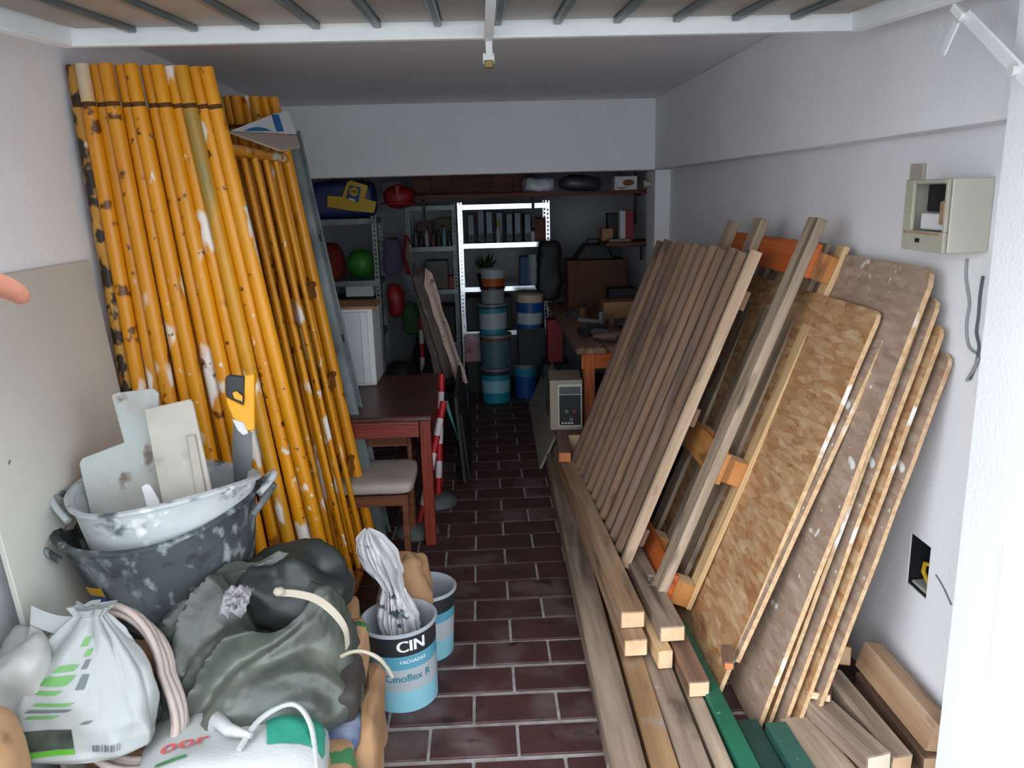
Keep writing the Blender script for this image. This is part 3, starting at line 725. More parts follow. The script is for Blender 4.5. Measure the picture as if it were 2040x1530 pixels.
# ------------------------------------------------------------------ paint buckets by the aisle
def paint_can(name, label, loc, rb, rt, h, bands, inner, tilt=(0, 0), rz=0, lid=None, cat='paint bucket', texts=(), group=None, handle=False, tatt=None):
    t = thing(name, label, cat, M=TR(loc, rz, *tilt), group=group)
    b = MB(); ms = []; R_ = lambda z: rb + (rt - rb) * z / h
    for (z0, z1, m) in bands:
        if m not in ms: ms.append(m)
        nz = 2
        b.lathe([(R_(z0 + (z1 - z0) * k / nz), z0 + (z1 - z0) * k / nz) for k in range(nz + 1)], 40, mi=ms.index(m), cap0=(z0 == 0))
    b.build('body', ms, t, smooth=45)
    b = MB()
    if lid is None:
        b.lathe([(R_(h), h), (rt + .007, h), (rt + .008, h + .008), (rt + .001, h + .012), (rt - .006, h + .006), (rt - .008, h - .02), (R_(.3 * h) - .006, h * .3), (R_(.02) - .01, .012), (.002, .012)], 40, cap0=False)
        b.build('rim', inner, t, smooth=50)
    else:
        b.lathe([(R_(h), h - .012), (rt + .006, h - .012), (rt + .007, h + .006), (rt - .004, h + .010), (rt - .014, h + .004), (.002, h + .003)], 40, cap0=False)
        b.build('lid', lid, t, smooth=50)
    for (s, size, ang, z, m, bold) in texts:
        lettering(t, s, size, lambda x, y: V(((R_(z + y) + .0025) * math.cos(ang + x / R_(z)), (R_(z + y) + .0025) * math.sin(ang + x / R_(z)), z + y)), m, 'lettering', bold)
    if handle:
        b = MB(); pts = [V((math.cos(g) * (rt + .012), -abs(math.sin(g)) * .02 - math.sin(g) * rt * .9, h - .05 - .09 * math.sin(g))) for g in [math.pi * k / 14 for k in range(15)]]
        b.tube(pts, .003, 6); b.build('handle', galv, t, smooth=60)
    return t
inner_w = mat('white_inner_coat', '#b0b6be', '#9aa1aa', rough=.4, scale=5)
blk_band = mat('black_can_band', '#23262a', '#2b2e32', rough=.4)
teal_can = mat('teal_can_paint', '#5a9db2', '#5093a9', rough=.4, scale=5)
teal_lt = mat('light_teal_can', '#86bccb', '#7cb3c3', rough=.4, scale=5)
lbl_w = mat('pale_can_label', '#a9b1b6', '#9aa2a8', rough=.5, scale=6)
white_p = mat('white_lettering', '#eef0f0', rough=.5); teal_p = mat('teal_lettering', '#3f7f92', rough=.5)
FA = math.atan2(-2.55, .315)       # direction from the bucket to the camera
bk = paint_can('paint_bucket', 'open teal and black paint bucket marked CIN with a plastic bag inside', at(808, 1380, z=0), .122, .134, .305,
    [(0, .085, teal_lt), (.085, .175, lbl_w), (.175, .228, teal_can), (.228, .305, blk_band)], inner_w, tilt=(0, -.03),
    texts=[('CIN', .062, FA + .30, .266, white_p, 2), ('FACHADAS', .019, FA + .32, .206, white_p, 1), ('Cinoflex R', .040, FA + .16, .140, teal_p, 1)])
bk2 = paint_can('paint_bucket', 'second open paint bucket behind the first, with torn brown paper in it', at(858, 1318, z=0) + V((-.02, .10, 0)), .108, .118, .27,
    [(0, .085, teal_lt), (.085, .165, lbl_w), (.165, .205, teal_can), (.205, .27, blk_band)], inner_w, tilt=(0, .02))
# bag twisted and standing in the first bucket
bc = at(797, 1240, y=2.69)
pbg = thing('plastic_bag', 'crumpled white and grey printed plastic bag twisted upright in the front bucket', 'bag', loc=bc + V((0, 0, -.10)))
def pbf(u, v):
    g = 2 * math.pi * u
    prof = [(.055, 0, 0), (.065, .07, 0), (.065, .13, -.005), (.05, .18, -.012), (.03, .235, -.018), (.036, .28, -.03), (.06, .33, -.045), (.062, .39, -.065), (.04, .44, -.085), (.008, .475, -.095)]
    k = v * (len(prof) - 1); i = min(int(k), len(prof) - 2); q = k - i
    r, z, o = (prof[i][j] * (1 - q) + prof[i + 1][j] * q for j in range(3))
    fold = ridge((math.cos(g) * 2.5, math.sin(g) * 2.5, z * 2.2), 1.9, 91) - .5
    return V((r * math.cos(g) + o, r * .75 * math.sin(g), z)) + V((math.cos(g), math.sin(g), 0)) * fold * .030 * min(1, r / .03)
b = MB(); b.grid(pbf, 90, 44, wrap=True)
b.build('body', mat('printed_film', '#cfcdd0', '#a9a6a8', rough=.35, scale=7, stretch=(1, 1, .35), spots=[('#47545c', 7, .62, .04, (1, 1, 2)), ('#7f9fc0', 6, .66, .05)]), pbg, smooth=70)
pp = thing('kraft_paper_scrap', 'torn brown paper sack stuffed into the rear paint bucket', 'paper sack', loc=at(832, 1175, y=2.86) + V((0, 0, -.12)))
ppf = sackfn((.13, .10, .28), .35, .35, 71, .02, .05, 11)
b = MB(); b.grid(lambda u, v: ppf(u, v) + V((-.03 * v, 0, .12)), 50, 26, wrap=True); b.build('body', brownp, pp, smooth=70)

# ================================================================== right: leaning panels
# stack of OSB sheets against the wall
def sheet(name, label, yb, xb, zb, yt, xt, zt, length, th, mats, group=None, r=.03):
    """sheet whose near edge runs from (xb,yb,zb) up to (xt,yt,zt); it extends `length` into the garage"""
    a = V((xb, yb, zb)); t_ = V((xt, yt, zt)); up = t_ - a
    M = frame(a, (0.0, 1, 0), up)
    hgt = up.length
    rng = random.Random(int(xb * 1000)); poly = [(0, .004)] + [(length * k / 9, rng.uniform(-.004, .004)) for k in range(1, 10)] + [(length, hgt)]
    poly += [(r, hgt), (r * .3, hgt - r * .3), (0, hgt - r)]
    poly += [(rng.uniform(-.003, .003), hgt * (1 - k / 8) - .0) for k in range(1, 8)]
    b = MB(); b.prism(poly, 0, th)
    n_ = len(poly); b.m = [0, 0] + [1] * n_
    o = b.build(name, mats, None); o.matrix_world = M
    return tag(o, label, 'board', group)
OB = 'OSB sheets stacked against the right wall'
gE = [osb_gold, osb_edge]; rE = [osb_grey, osb_edge]
sheet('osb_sheet', 'golden OSB sheet at the front of the stack, right behind the pallet', 2.50, .772, .012, 2.50, 1.262, 1.405, 1.25, .016, gE, OB)
sheet('osb_sheet', 'narrow OSB strip with white-splashed edge just behind the golden sheet', 2.47, .835, .19, 2.46, 1.283, 1.36, 1.2, .016, rE, OB)
sheet('osb_sheet', 'tall grey OSB sheet with rounded top corner and white paint splashes', 2.34, .870, .006, 2.50, 1.335, 1.545, 1.25, .016, rE, OB, .05)
sheet('osb_sheet', 'OSB sheet directly behind the tall rounded grey one', 2.36, .915, .006, 2.44, 1.345, 1.53, 1.25, .014, gE, OB, .05)
sheet('osb_sheet', 'OSB sheet fifth from the front of the stack', 2.33, .950, .006, 2.42, 1.352, 1.46, 1.25, .014, rE, OB)
sheet('osb_sheet', 'OSB sheet second from the wall in the stack', 2.31, .985, .006, 2.40, 1.362, 1.38, 1.25, .014, gE, OB)
sheet('osb_sheet', 'rearmost OSB sheet touching the white wall', 2.28, 1.018, .006, 2.33, 1.378, 1.30, 1.25, .014, rE, OB)

# pallet
PB = V((.800, 2.93, .135)); PT = V((1.355, 2.93, 1.575)); 
bdir = (PT - PB).normalized()
pal = thing('pallet', 'wooden pallet leaning on the golden OSB sheet, boards running up its slope', 'pallet', M=frame(PB, bdir, (0, 1, 0)))
PLn = (PT - PB).length
# local: x up the slope, y into the garage, z away from the wall?
zsign = 1 if (pal.matrix_world.to_3x3() @ V((0, 0, 1))).x < 0 else -1
def pbx(nm, x0, x1, y0, y1, z0, z1, m, e=None):
    b = MB(); z0, z1 = sorted((z0 * zsign, z1 * zsign)); b.bb((x0, y0, z0), (x1, y1, z1), 0, 1 if e else None)
    return b.build(nm, [m] + ([e] if e else []), pal, bevel=.003)
for (y0, y1) in ((0, .075), (.155, .25), (.42, .52), (.66, .76), (.92, 1.02)):
    pbx('back_board', .0, PLn, y0, y1, 0, .022, w_pale if y0 == 0 else w_palgrey, w_end)
for x in (.055, .60, PLn - .10):
    for y in (.0, .45, .93):
        pbx('block', x - .05, x + .05, y, y + .09, .0225, .0995, w_orange, w_end)
def ybx(nm, x0, x1, y0, y1, z0, z1, m):
    # grain along y: build turned object
    b = MB(); z0, z1 = sorted((z0 * zsign, z1 * zsign)); b.bb((y0, -x1, z0), (y1, -x0, z1))
    o = b.build(nm, m, pal, bevel=.003); o.rotation_euler = (0, 0, math.pi / 2); return o
for x, m in ((.06, w_oran2), (.60, w_orange), (PLn - .09, w_oran2)):
    ybx('cross_board', x - .065, x + .065, 0, 1.05, .100, .120, m)
for (y0, y1, L0, L1) in ((0, .10, 0, PLn + .06), (.58, .68, .0, PLn + .04), (.95, 1.05, .0, PLn + .02)):
    pbx('front_board', L0, L1, y0, y1, .1205, .158, w_palgrey, w_pale)

# ribbed wooden panel
RB0 = V((.592, 3.19, .20)); RT0 = V((1.118, 3.19, 1.545)); RB1 = V((.512, 4.64, .205))
rp_ = thing('ribbed_panel', 'brown ribbed wooden panel of narrow sloping slats leaning against the pallet', 'panel', M=frame(RB0, (RT0 - RB0), RB1 - RB0))
RL = (RT0 - RB0).length; RWd = (RB1 - RB0).length
zs = 1 if (rp_.matrix_world.to_3x3() @ V((0, 0, 1))).x < 0 else -1
ns_ = 12; sw = RWd / ns_
rib_w = [wood('ribbed_wood_%d' % k, a, b_, spots=[('#8a7568', 5, .6, .2)]) for k, (a, b_) in enumerate((('#91745f', '#765c4b'), ('#99795f', '#7d624d'), ('#8b7060', '#705a4c'), ('#57443a', '#433530'), ('#5c483c', '#473832')))]  # lighter ridge woods, then darker valley woods: relief shading put into the colour
rib_edge = wood('ribbed_wood_end', '#c8ab90', '#b0947a')
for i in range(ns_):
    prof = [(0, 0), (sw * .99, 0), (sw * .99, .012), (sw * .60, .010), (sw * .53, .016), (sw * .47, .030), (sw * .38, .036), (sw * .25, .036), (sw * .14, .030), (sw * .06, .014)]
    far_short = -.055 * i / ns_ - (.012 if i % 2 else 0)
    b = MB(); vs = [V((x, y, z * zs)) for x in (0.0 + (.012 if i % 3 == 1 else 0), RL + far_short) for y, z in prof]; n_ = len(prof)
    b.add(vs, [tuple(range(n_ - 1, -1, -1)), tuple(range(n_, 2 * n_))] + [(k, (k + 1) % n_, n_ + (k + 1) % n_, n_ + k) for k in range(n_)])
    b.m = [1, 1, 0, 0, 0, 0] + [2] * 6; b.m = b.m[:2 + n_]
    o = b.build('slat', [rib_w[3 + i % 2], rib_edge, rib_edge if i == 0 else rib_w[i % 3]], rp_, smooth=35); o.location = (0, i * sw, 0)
b = MB(); zz = sorted((-.002 * zs, -.03 * zs))
for x in (.15, RL * .5, RL - .2): b.bb((x - .04, .02, zz[0]), (x + .04, RWd - .02, zz[1]))
b.build('batten', w_brown, rp_)

# ------------------------------------------------------------------ timbers on the floor
def beam(name, label, p0, p1, w_, h_, m, e=None, group=None, roll=0.0, cat='timber', e2=None):
    """timber from p0 to p1 (centres of the bottom face)"""
    p0 = V(p0); p1 = V(p1); L0 = (p1 - p0).length
    M = frame(p0, p1 - p0, V((0, 0, 1)).cross(p1 - p0)) @ Matrix.Rotation(roll, 4, 'X')
    b = MB(); b.bb((0, -w_ / 2, 0), (L0, w_ / 2, h_), 0, 1)
    o = b.build(name, [m, e or w_end], None, bevel=.004); o.matrix_world = M
    return tag(o, label, cat, group)
TG = 'timbers on the floor beside the aisle'
w_gold = wood('golden_board', '#a88660', '#8c6c4c', spots=[('#9a8f86', 5, .58, .15)])
beam('timber', 'long grey timber lying flat along the edge of the aisle', (.388, 1.65, .0), (.445, 5.35, .0), .105, .105, w_grey, group=TG)
beam('timber', 'grey and orange streaked board on the floor next to the aisle timber', (.497, 1.60, .0), (.545, 4.4, 0), .085, .09, w_gold, group=TG)
beam('timber', 'flat grey floor board third from the aisle', (.597, 1.60, .0), (.62, 4.2, 0), .095, .085, w_grey, group=TG)
beam('timber', 'narrow grey floor board fourth from the aisle, beside the green beam', (.685, 1.60, .0), (.70, 3.9, 0), .055, .085, w_palgrey, group=TG)
E0 = at(1262, 1318, z=.106)
beam('timber', 'lower of the two stacked timbers with rough pale cut ends', (.525, 2.665, .108), (.465, 4.9, .108), .088, .068, w_tan, w_end, group=TG)
beam('timber', 'upper of the two stacked timbers with clean pale end', (.528, 2.745, .178), (.462, 4.85, .178), .092, .068, w_brown if 0 else w_tan, w_end, group=TG)
beam('timber', 'short timber resting on the stacked timbers with orange cut end', (.452, 4.50, .247), (.50, 5.3, .247), .075, .06, w_brown, w_end_o, group=TG)
beam('timber', 'thick grey timber with ringed end grain under the ribbed panel', (.660, 2.66, .165), (.60, 4.3, .165), .095, .062, w_grey, w_end, group=TG)
beam('timber', 'small upright pale block end supporting the ringed timber', (.622, 2.60, .092), (.60, 3.0, .092), .055, .072, w_pale, w_end, group=TG)
beam('timber', 'short dark timber with white end at the foot of the golden sheet', (.700, 2.43, .088), (.69, 3.3, .088), .075, .06, w_brown, w_end, group=TG)
grn = mat('green_beam_paint', '#1f6b52', '#1a5a46', rough=.5, scale=5, spots=[('#6f9a8a', 22, .66, .06)])
grn_d = mat('dark_green_beam_paint', '#24443c', '#1b352f', rough=.6, scale=5, spots=[('#51685f', 20, .64, .06)])
GG = 'green painted beams on the floor'
beam('green_beam', 'bright green painted beam on the floor beside the grey boards', (.765, 1.65, 0), (.745, 2.9, 0), .06, .10, grn, grn, GG, cat='beam')
beam('green_beam', 'dark green painted beam between the two brighter green ones', (.845, 1.65, 0), (.83, 2.32, 0), .075, .075, grn_d, grn_d, GG, cat='beam')
beam('green_beam', 'green painted beam nearest the offcuts, running under the grey sheets', (.928, 1.65, 0), (.905, 2.26, 0), .07, .105, mat('mid_green_beam_paint', '#2c5f53', '#254f46', rough=.5, scale=5, spots=[('#7a9c93', 24, .64, .06)]), grn, GG, cat='beam')
beam('timber_block', 'small pink-cut block wedged between the OSB sheets', at(1452, 1335, y=2.40), at(1452, 1335, y=2.40) + V((.02, .10, .01)), .035, .03, w_brown, w_end_o)
# offcuts at bottom right
OG = 'timber offcuts piled at the jamb'
def off(label, a, b_, w_, h_, m, roll=0, e=None): beam('timber_offcut', label, a, b_, w_, h_, m, e or w_end, OG, roll)
off('lowest pale offcut lying on the floor at the bottom right', (1.03, 2.02, .002), (1.00, 2.32, .002), .12, .075, w_palgrey)
off('dark offcut on the floor with reddish end under the white-ended one', (1.155, 2.02, .002), (1.12, 2.30, .002), .11, .06, w_brown, e=w_end_o)
off('long grey offcut with big white end on top of the pile', (1.135, 2.03, .085), (1.05, 2.42, .075), .085, .06, w_grey, e=mat('white_end', '#e8dcc8', '#dccdb4', rough=.8))
off('offcut with pale tan side and squared end just left of the jamb', (1.215, 2.05, .070), (1.17, 2.46, .10), .07, .055, w_grey)
off('chunky brown offcut leaning on the wall above the pile', (1.32, 2.06, .12), (1.285, 2.46, .16), .07, .10, w_tan, .25)
off('reddish brown block standing behind the OSB sheets by the wall', (1.22, 2.52, .13), (1.25, 2.80, .05), .10, .07, w_orange, .1)
off('brown offcut low against the wall beneath the leaning one', (1.33, 2.05, .002), (1.33, 2.5, .002), .10, .11, w_brown)
off('dark flat offcut running back under the white-ended one', (1.06, 2.30, .145), (1.20, 2.62, .10), .08, .03, w_brown)
off('yellowish board scrap beside the foot of the OSB stack', (1.005, 2.33, .01), (1.09, 2.36, .06), .09, .012, w_pale)

# ------------------------------------------------------------------ fittings on the right wall
mb = thing('meter_box', 'beige electric meter box with open front on the right wall', 'meter box', loc=(XR, 2.31, 1.61))
beige = mat('beige_enamel', '#b7b3a2', '#a8a493', rough=.5, scale=4); beige_l = mat('light_beige_enamel', '#c6c4b6', '#bab8a9', rough=.5, scale=4)
X0 = -.115
b = MB(); b.bb((X0, -.118, 0), (-.001, -.108, .20)); b.bb((X0, .108, 0), (-.001, .118, .20)); b.bb((X0, -.108, 0), (-.001, .108, .01)); b.bb((X0, -.108, .19), (-.001, .108, .20)); b.bb((-.012, -.108, .01), (-.001, .108, .19))
b.build('case', beige_l, mb, bevel=.002)
b = MB(); b.bb((X0 - .012, -.112, -.002), (X0 - .001, .112, .055)); b.bb((X0 - .012, .065, .055), (X0 - .001, .112, .20)); b.bb((X0 - .012, -.112, .055), (X0 - .001, -.10, .20)); b.bb((X0 - .012, -.10, .188), (X0 - .001, .065, .20))
b.build('front_plate', beige, mb, bevel=.002)
b = MB(); b.bb((X0 + .012, -.09, .11), (-.02, .03, .185)); b.build('dark_module', black_m, mb, bevel=.003)
b = MB(); b.bb((X0 + .005, -.075, .058), (-.03, .045, .105)); b.build('breaker', white_m, mb, bevel=.004)
b = MB(); b.bb((X0 - .002, -.085, .075), (X0 + .02, -.06, .14)); b.build('wire_block', w_tan, mb, bevel=.004)
b = MB(); b.box((X0 - .0135, .02, .028), (.002, .022, .012)); b.build('label_mark', black_m, mb)
b = MB(); b.bb((X0 - .0135, -.1, .046), (X0 - .0122, .1, .052)); b.build('edge_line', w_tan, mb)
b = MB(); b.bb((XR - .012, 2.545, 1.735), (XR - .0005, 2.625, 1.86)); o = b.build('cover_plate', mat('dusty_plate', '#b3aca2', '#a69f95', rough=.7), bevel=.003)
tag(o, 'plain beige cover plate on the wall left of the meter box', 'cover plate')
def wire(name, label, px, x, r, m):
    b = MB(); b.tube(spl([at(a, c, x=x) for a, c in px], 4), r, 6); tag(b.build(name, m, smooth=60), label, 'wire')
wg = mat('grey_wire', '#9aa0a0', '#878d8d', rough=.5); wd = mat('dark_grey_wire', '#5f6a6c', '#545e60', rough=.5)
wire('wire', 'grey wire hanging on the right wall, left one below the meter box', [(1926, 515), (1924, 548), (1927, 575), (1931, 605), (1925, 650), (1930, 690), (1948, 706)], XR - .006, .004, wg)
wire('wire', 'grey wire hanging on the right wall, right one close to the jamb', [(1958, 550), (1952, 590), (1949, 630), (1945, 662), (1950, 690), (1944, 725), (1932, 756)], XR - .006, .004, wd)
wire('wire', 'flat grey wire ends splayed out below the hanging wires', [(1950, 712), (1940, 735), (1926, 758)], XR - .008, .005, wg)
b = MB(); q = (hy0 + .002, hy1 - .002, hz0 + .002, hz1 - .002)
b.bb((XR + .003, q[0], q[2]), (XR + .108, q[0] + .003, q[3])); b.bb((XR + .003, q[1] - .003, q[2]), (XR + .108, q[1], q[3])); b.bb((XR + .003, q[0] + .003, q[3] - .003), (XR + .108, q[1] - .003, q[3])); b.bb((XR + .003, q[0] + .003, q[2]), (XR + .108, q[1] - .003, q[2] + .003)); b.bb((XR + .105, q[0] + .003, q[2] + .003), (XR + .108, q[1] - .003, q[3] - .003))
jb = thing('junction_box', 'open black junction box recessed in the wall with yellow conduit inside', 'junction box')
b.build('box', black_m, jb)
yc = mat('yellow_conduit', '#c9a21e', '#b08c14', rough=.5)
b = MB(); b.tube([(XR + .05, 2.335, .66), (XR + .04, 2.345, .62), (XR + .03, 2.35, .59), (XR + .02, 2.375, .585), (XR + .02, 2.38, .555), (XR + .03, 2.36, .52), (XR + .04, 2.35, .495)], .008, 8); b.build('conduit', yc, jb, smooth=60)
b = MB(); b.tube([(XR + .03, 2.35, .59), (XR + .02, 2.335, .565), (XR + .03, 2.33, .54)], .007, 8); b.build('conduit', yc, jb, smooth=60)
b = MB(); b.box((XR + .05, 2.378, .497), (.08, .1, .012)); b.build('rubble', concrete, jb, bevel=.004)
wire('wire', 'thin dark crack line in the wall plaster near the junction box', [(1864, 1145), (1878, 1168), (1895, 1205)], XR - .004, .0022, wd)  # stands in for a plaster crack, drawn as a thin raised strand
b = MB(); b.bb((XR - .03, 2.66, .55), (XR - .001, 2.70, .66)); tag(b.build('green_scrap', grn, bevel=.004), 'green painted scrap poking out between the OSB sheets and the wall', 'scrap')

# ================================================================== middle left: table, chair, posts
tbl = thing('table', 'reddish brown wooden table with square legs behind the scaffold', 'table', loc=(-.72, 4.42, 0))
b = MB(); b.bb((-.40, -.50, .695), (.44, .48, .722)); b.build('tabletop', w_redtop, tbl, bevel=.004)
for (x0, x1, y0, y1) in ((-.34, .37, -.46, -.435), (-.34, .37, .41, .435), (.385, .41, -.42, .40), (-.38, -.355, -.42, .40)):
    b = MB(); b.bb((x0, y0, .60), (x1, y1, .6945)); b.build('apron', w_red, tbl, bevel=.002)
for x in (-.38, .372):
    for y in (-.47, .40):
        b = MB(); b.bb((0, -.028, -.028), (.694, .028, .028)); o = b.build('leg', w_red, tbl, bevel=.003); o.location = (x + .03, y + .035, 0); o.rotation_euler = (0, -math.pi / 2, 0)
wbx = thing('white_cabinet', 'small white cabinet standing on the red table', 'cabinet', loc=(-.83, 4.80, .7225))
b = MB(); b.bb((-.19, -.17, 0), (.19, .17, .455)); b.build('case', white_m, wbx, bevel=.012, seg=2)
b = MB(); b.bb((-.13, -.184, .02), (.135, -.171, .44)); wd_ = b.build('door', mat('white_door', '#c9cbcf', '#bdbfc4', rough=.4), wbx, bevel=.004)
b = MB(); b.bb((.12, -.19, .02), (.16, -.1715, .44)); b.build('door_trim', white_m, wd_, bevel=.003)
b = MB(); b.bb((-1.0, 4.64, 1.178), (-.62, 4.96, 1.19)); tag(b.build('cardboard_sheet', cardboard, bevel=.002), 'brown cardboard sheet lying on the white cabinet', 'cardboard')
ch = thing('chair', 'wooden chair with cream padded seat tucked under the red table', 'chair', loc=(-.585, 3.93, 0))
cf = sackfn((.42, .40, .075), .5, .25, 81, .003, 0, 5)
b = MB(); b.grid(lambda u, v: cf(u, v) + V((0, 0, .405)), 48, 20, wrap=True); b.build('seat_cushion', mat('cream_upholstery', '#b9b0a8', '#a89f97', rough=.8, scale=8), ch, smooth=60)
b = MB()
chw = wood('chair_wood', '#7d4a2c', '#5f3620')
b.bb((-.18, -.175, .31), (.18, -.15, .365)); b.bb((-.18, .15, .31), (.18, .175, .365)); b.bb((-.18, -.15, .31), (-.155, .15, .365)); b.bb((.155, -.15, .31), (.18, .15, .365)); b.build('seat_rail', chw, ch)
for x in (-.165, .165):
    for y in (-.16, .16):
        b = MB(); b.bb((x - .016, y - .016, 0), (x + .016, y + .016, .309)); b.build('leg', chw, ch, bevel=.003)
b = MB(); b.tube([(-.165, .19, .31), (-.165, .20, .56)], .014, 8); b.tube([(.165, .19, .31), (.165, .20, .56)], .014, 8); b.box((0, .2, .53), (.32, .016, .05)); b.build('backrest', chw, ch, smooth=50)
stripe_r = mat('barrier_red', '#c0141f', '#a50f19', rough=.5); stripe_w = mat('barrier_white', '#d8d2d2', '#c8c2c2', rough=.5)
base_m = mat('dusty_rubber_base', '#3c4246', '#6d6f6d', rough=.8, scale=7)
def barrier(label, p0, p1, first):
    p0 = V(p0); p1 = V(p1); t = thing('barrier_post', label, 'barrier post', loc=p0, group='striped barrier posts'); d = p1 - p0
    b = MB(); b.lathe([(.02, 0), (.115, 0), (.12, .012), (.105, .04), (.06, .055), (.022, .06), (.002, .06)], 28); b.build('base', base_m, t, smooth=45)
    n_ = 7 if d.length > .7 else 5
    ms = [stripe_r, stripe_w]
    b = MB()
    a0 = .055 / d.length
    for k in range(n_):
        q0 = a0 + (1 - a0) * k / n_; q1 = a0 + (1 - a0) * (k + 1) / n_
        b.tube([d * q0, d * q1], .0195, 12, mi=(k + first) % 2, cap=(k in (0, n_ - 1)))
    b.build('striped_tube', ms, t, smooth=50)
barrier('red and white striped barrier post upright by the dark panel', at(872, 1003, z=0), at(880, 745, y=4.66), 0)
barrier('red and white striped barrier post leaning behind the table leg', at(832, 1062, z=0), at(884, 800, y=4.40), 0)
barrier('red and white striped barrier post far back near the shelving', at(846, 830, z=0), at(838, 630, y=6.55), 0)
# dark panel along the aisle and the glass pane
Mdp = frame((-.155, 4.88, 0), (0, 1, 0), V((-.06, 0, .88)))
b = MB(); b.bb((0, 0, -.012), (.98, .57, .012)); o = b.build('dark_board', mat('black_green_panel', '#20251f', '#171b18', rough=.55, scale=5, spots=[('#4a4f4a', 12, .66, .05)]), bevel=.003); o.matrix_world = Mdp
tag(o, 'dark green-black board standing on edge along the left of the aisle', 'board')
Mdp2 = frame((-.125, 4.97, 0), (0, 1, 0), V((-.055, 0, .6)))
b = MB(); b.bb((0, 0, -.012), (.90, .44, .006)); o = b.build('dark_board', black_m, bevel=.003); o.matrix_world = Mdp2; tag(o, 'lower black board leaning in front of the dark green one on the aisle', 'board')
gl = plate([V((-.195, 4.845, .35)), at(912, 876, y=4.845), at(892, 798, y=4.845), at(884, 800, y=4.845)], .005)
tag(gl.build('glass_pane', mat('teal_glass', '#5f9a9c', '#558e90', rough=.15)), 'narrow teal glass strip leaning on the end of the dark panel', 'glass')
# splintered planks
w_pink = wood('splintered_plank', '#e6cdbf', '#c9aa9a', spots=[('#57493f', 9, .6, .08)])
w_pdk = wood('dirty_plank', '#6b615a', '#4b443f', spots=[('#9a928a', 7, .6, .1)])
def plank(label, a, c, w_, m, Y0, Y1):
    p0 = at(*a, y=Y0); p1 = at(*c, y=Y1); 
    rng = random.Random(a[0]); L0 = (p1 - p0).length
    poly = [(0, -w_ / 2), (0, w_ / 2)] + [(L0 * k / 8, w_ / 2 + rng.uniform(-.012, .006)) for k in range(1, 8)] + [(L0 - .05, w_ / 2), (L0, w_ * .1), (L0 - .12, -w_ / 2)] + [(L0 * k / 8, -w_ / 2 + rng.uniform(-.006, .012)) for k in range(6, 0, -1)]
    b = MB(); b.prism(poly, -.011, .011); o = b.build('plank', m); o.matrix_world = frame(p0, p1 - p0, (0, -.25, 1) if 0 else (1, .35, 0)); tag(o, label, 'plank')
boxy0 = MB(); boxy0.bb((-.10, -.17, 0), (.10, .17, .352)); o = boxy0.build('crate', black_m, bevel=.004); o.location = (-.232, 6.06, 0); tag(o, 'black crate at the end of the dark boards carrying the leaning planks', 'crate')
p_bot = at(922, 766, y=5.98)
plank('splintered pale plank leaning in front of the back shelving', (921, 766), (845, 535), .085, w_pink, p_bot.y, p_bot.y + .12)
plank('dirty grey plank leaning just left of the splintered pale one', (896, 752), (822, 525), .075, w_pdk, p_bot.y + .02, p_bot.y + .16)
plank('thin dark plank third in the leaning group at the back', (872, 745), (808, 478), .06, w_pdk, p_bot.y + .05, p_bot.y + .22)

# ================================================================== back: steel shelving
def shelving(label, x0, x1, y0, y1, zs_, top, m):
    t = thing('shelving_unit', label, 'shelving', loc=(x0, y0, 0))
    W_, D_ = x1 - x0, y1 - y0
    for x, sx in ((0, 1), (W_, -1)):
        for y, sy in ((0, 1), (D_, -1)):
            b = MB()
            # slotted angle post: two flanges with rungs between slots
            f1 = .035
            for (ax) in (0, 1):
                for o0, o1 in ((0, .010), (f1 - .010, f1)):
                    if ax == 0: b.bb((x + sx * o0, y, 0), (x + sx * o1, y + sy * .002, top))
                    else: b.bb((x, y + sy * max(o0, .002), 0), (x + sx * .002, y + sy * o1, top))
                nz = int(top / .035)
                for k in range(nz):
                    z = top * k / nz
                    if ax == 0: b.bb((x + sx * .010, y, z), (x + sx * (f1 - .010), y + sy * .002, z + .016))
                    else: b.bb((x, y + sy * .010, z), (x + sx * .002, y + sy * (f1 - .010), z + .016))
            b.build('post', m, t)
    for z in zs_:
        b = MB(); b.bb((.003, .003, z - .002), (W_ - .003, D_ - .003, z)); b.bb((.003, -.002, z - .042), (W_ - .003, .003, z)); b.bb((.003, D_ - .003, z - .042), (W_ - .003, D_ + .002, z))
        b.bb((.0025, .003, z - .042), (.005, D_ - .003, z)); b.bb((W_ - .005, .003, z - .042), (W_ - .0025, D_ - .003, z)); b.build('shelf', m, t)
    return t
shelving('bright galvanised slotted-angle shelving unit in the middle of the back wall', -.20, .62, 7.30, 7.66, (.58, .985, 1.375, 1.715), 1.735, steel_shelf)
shelving('dimmer galvanised shelving unit left of the bright one at the back', -.68, -.225, 7.50, 7.86, (.45, .95, 1.345, 1.715), 1.735, galv_dull)
shelving('galvanised shelving unit by the left wall with a yellow shopping bag on top', -1.36, -.80, 6.32, 6.75, (.28, .75, 1.17, 1.645), 1.665, galv_dull)

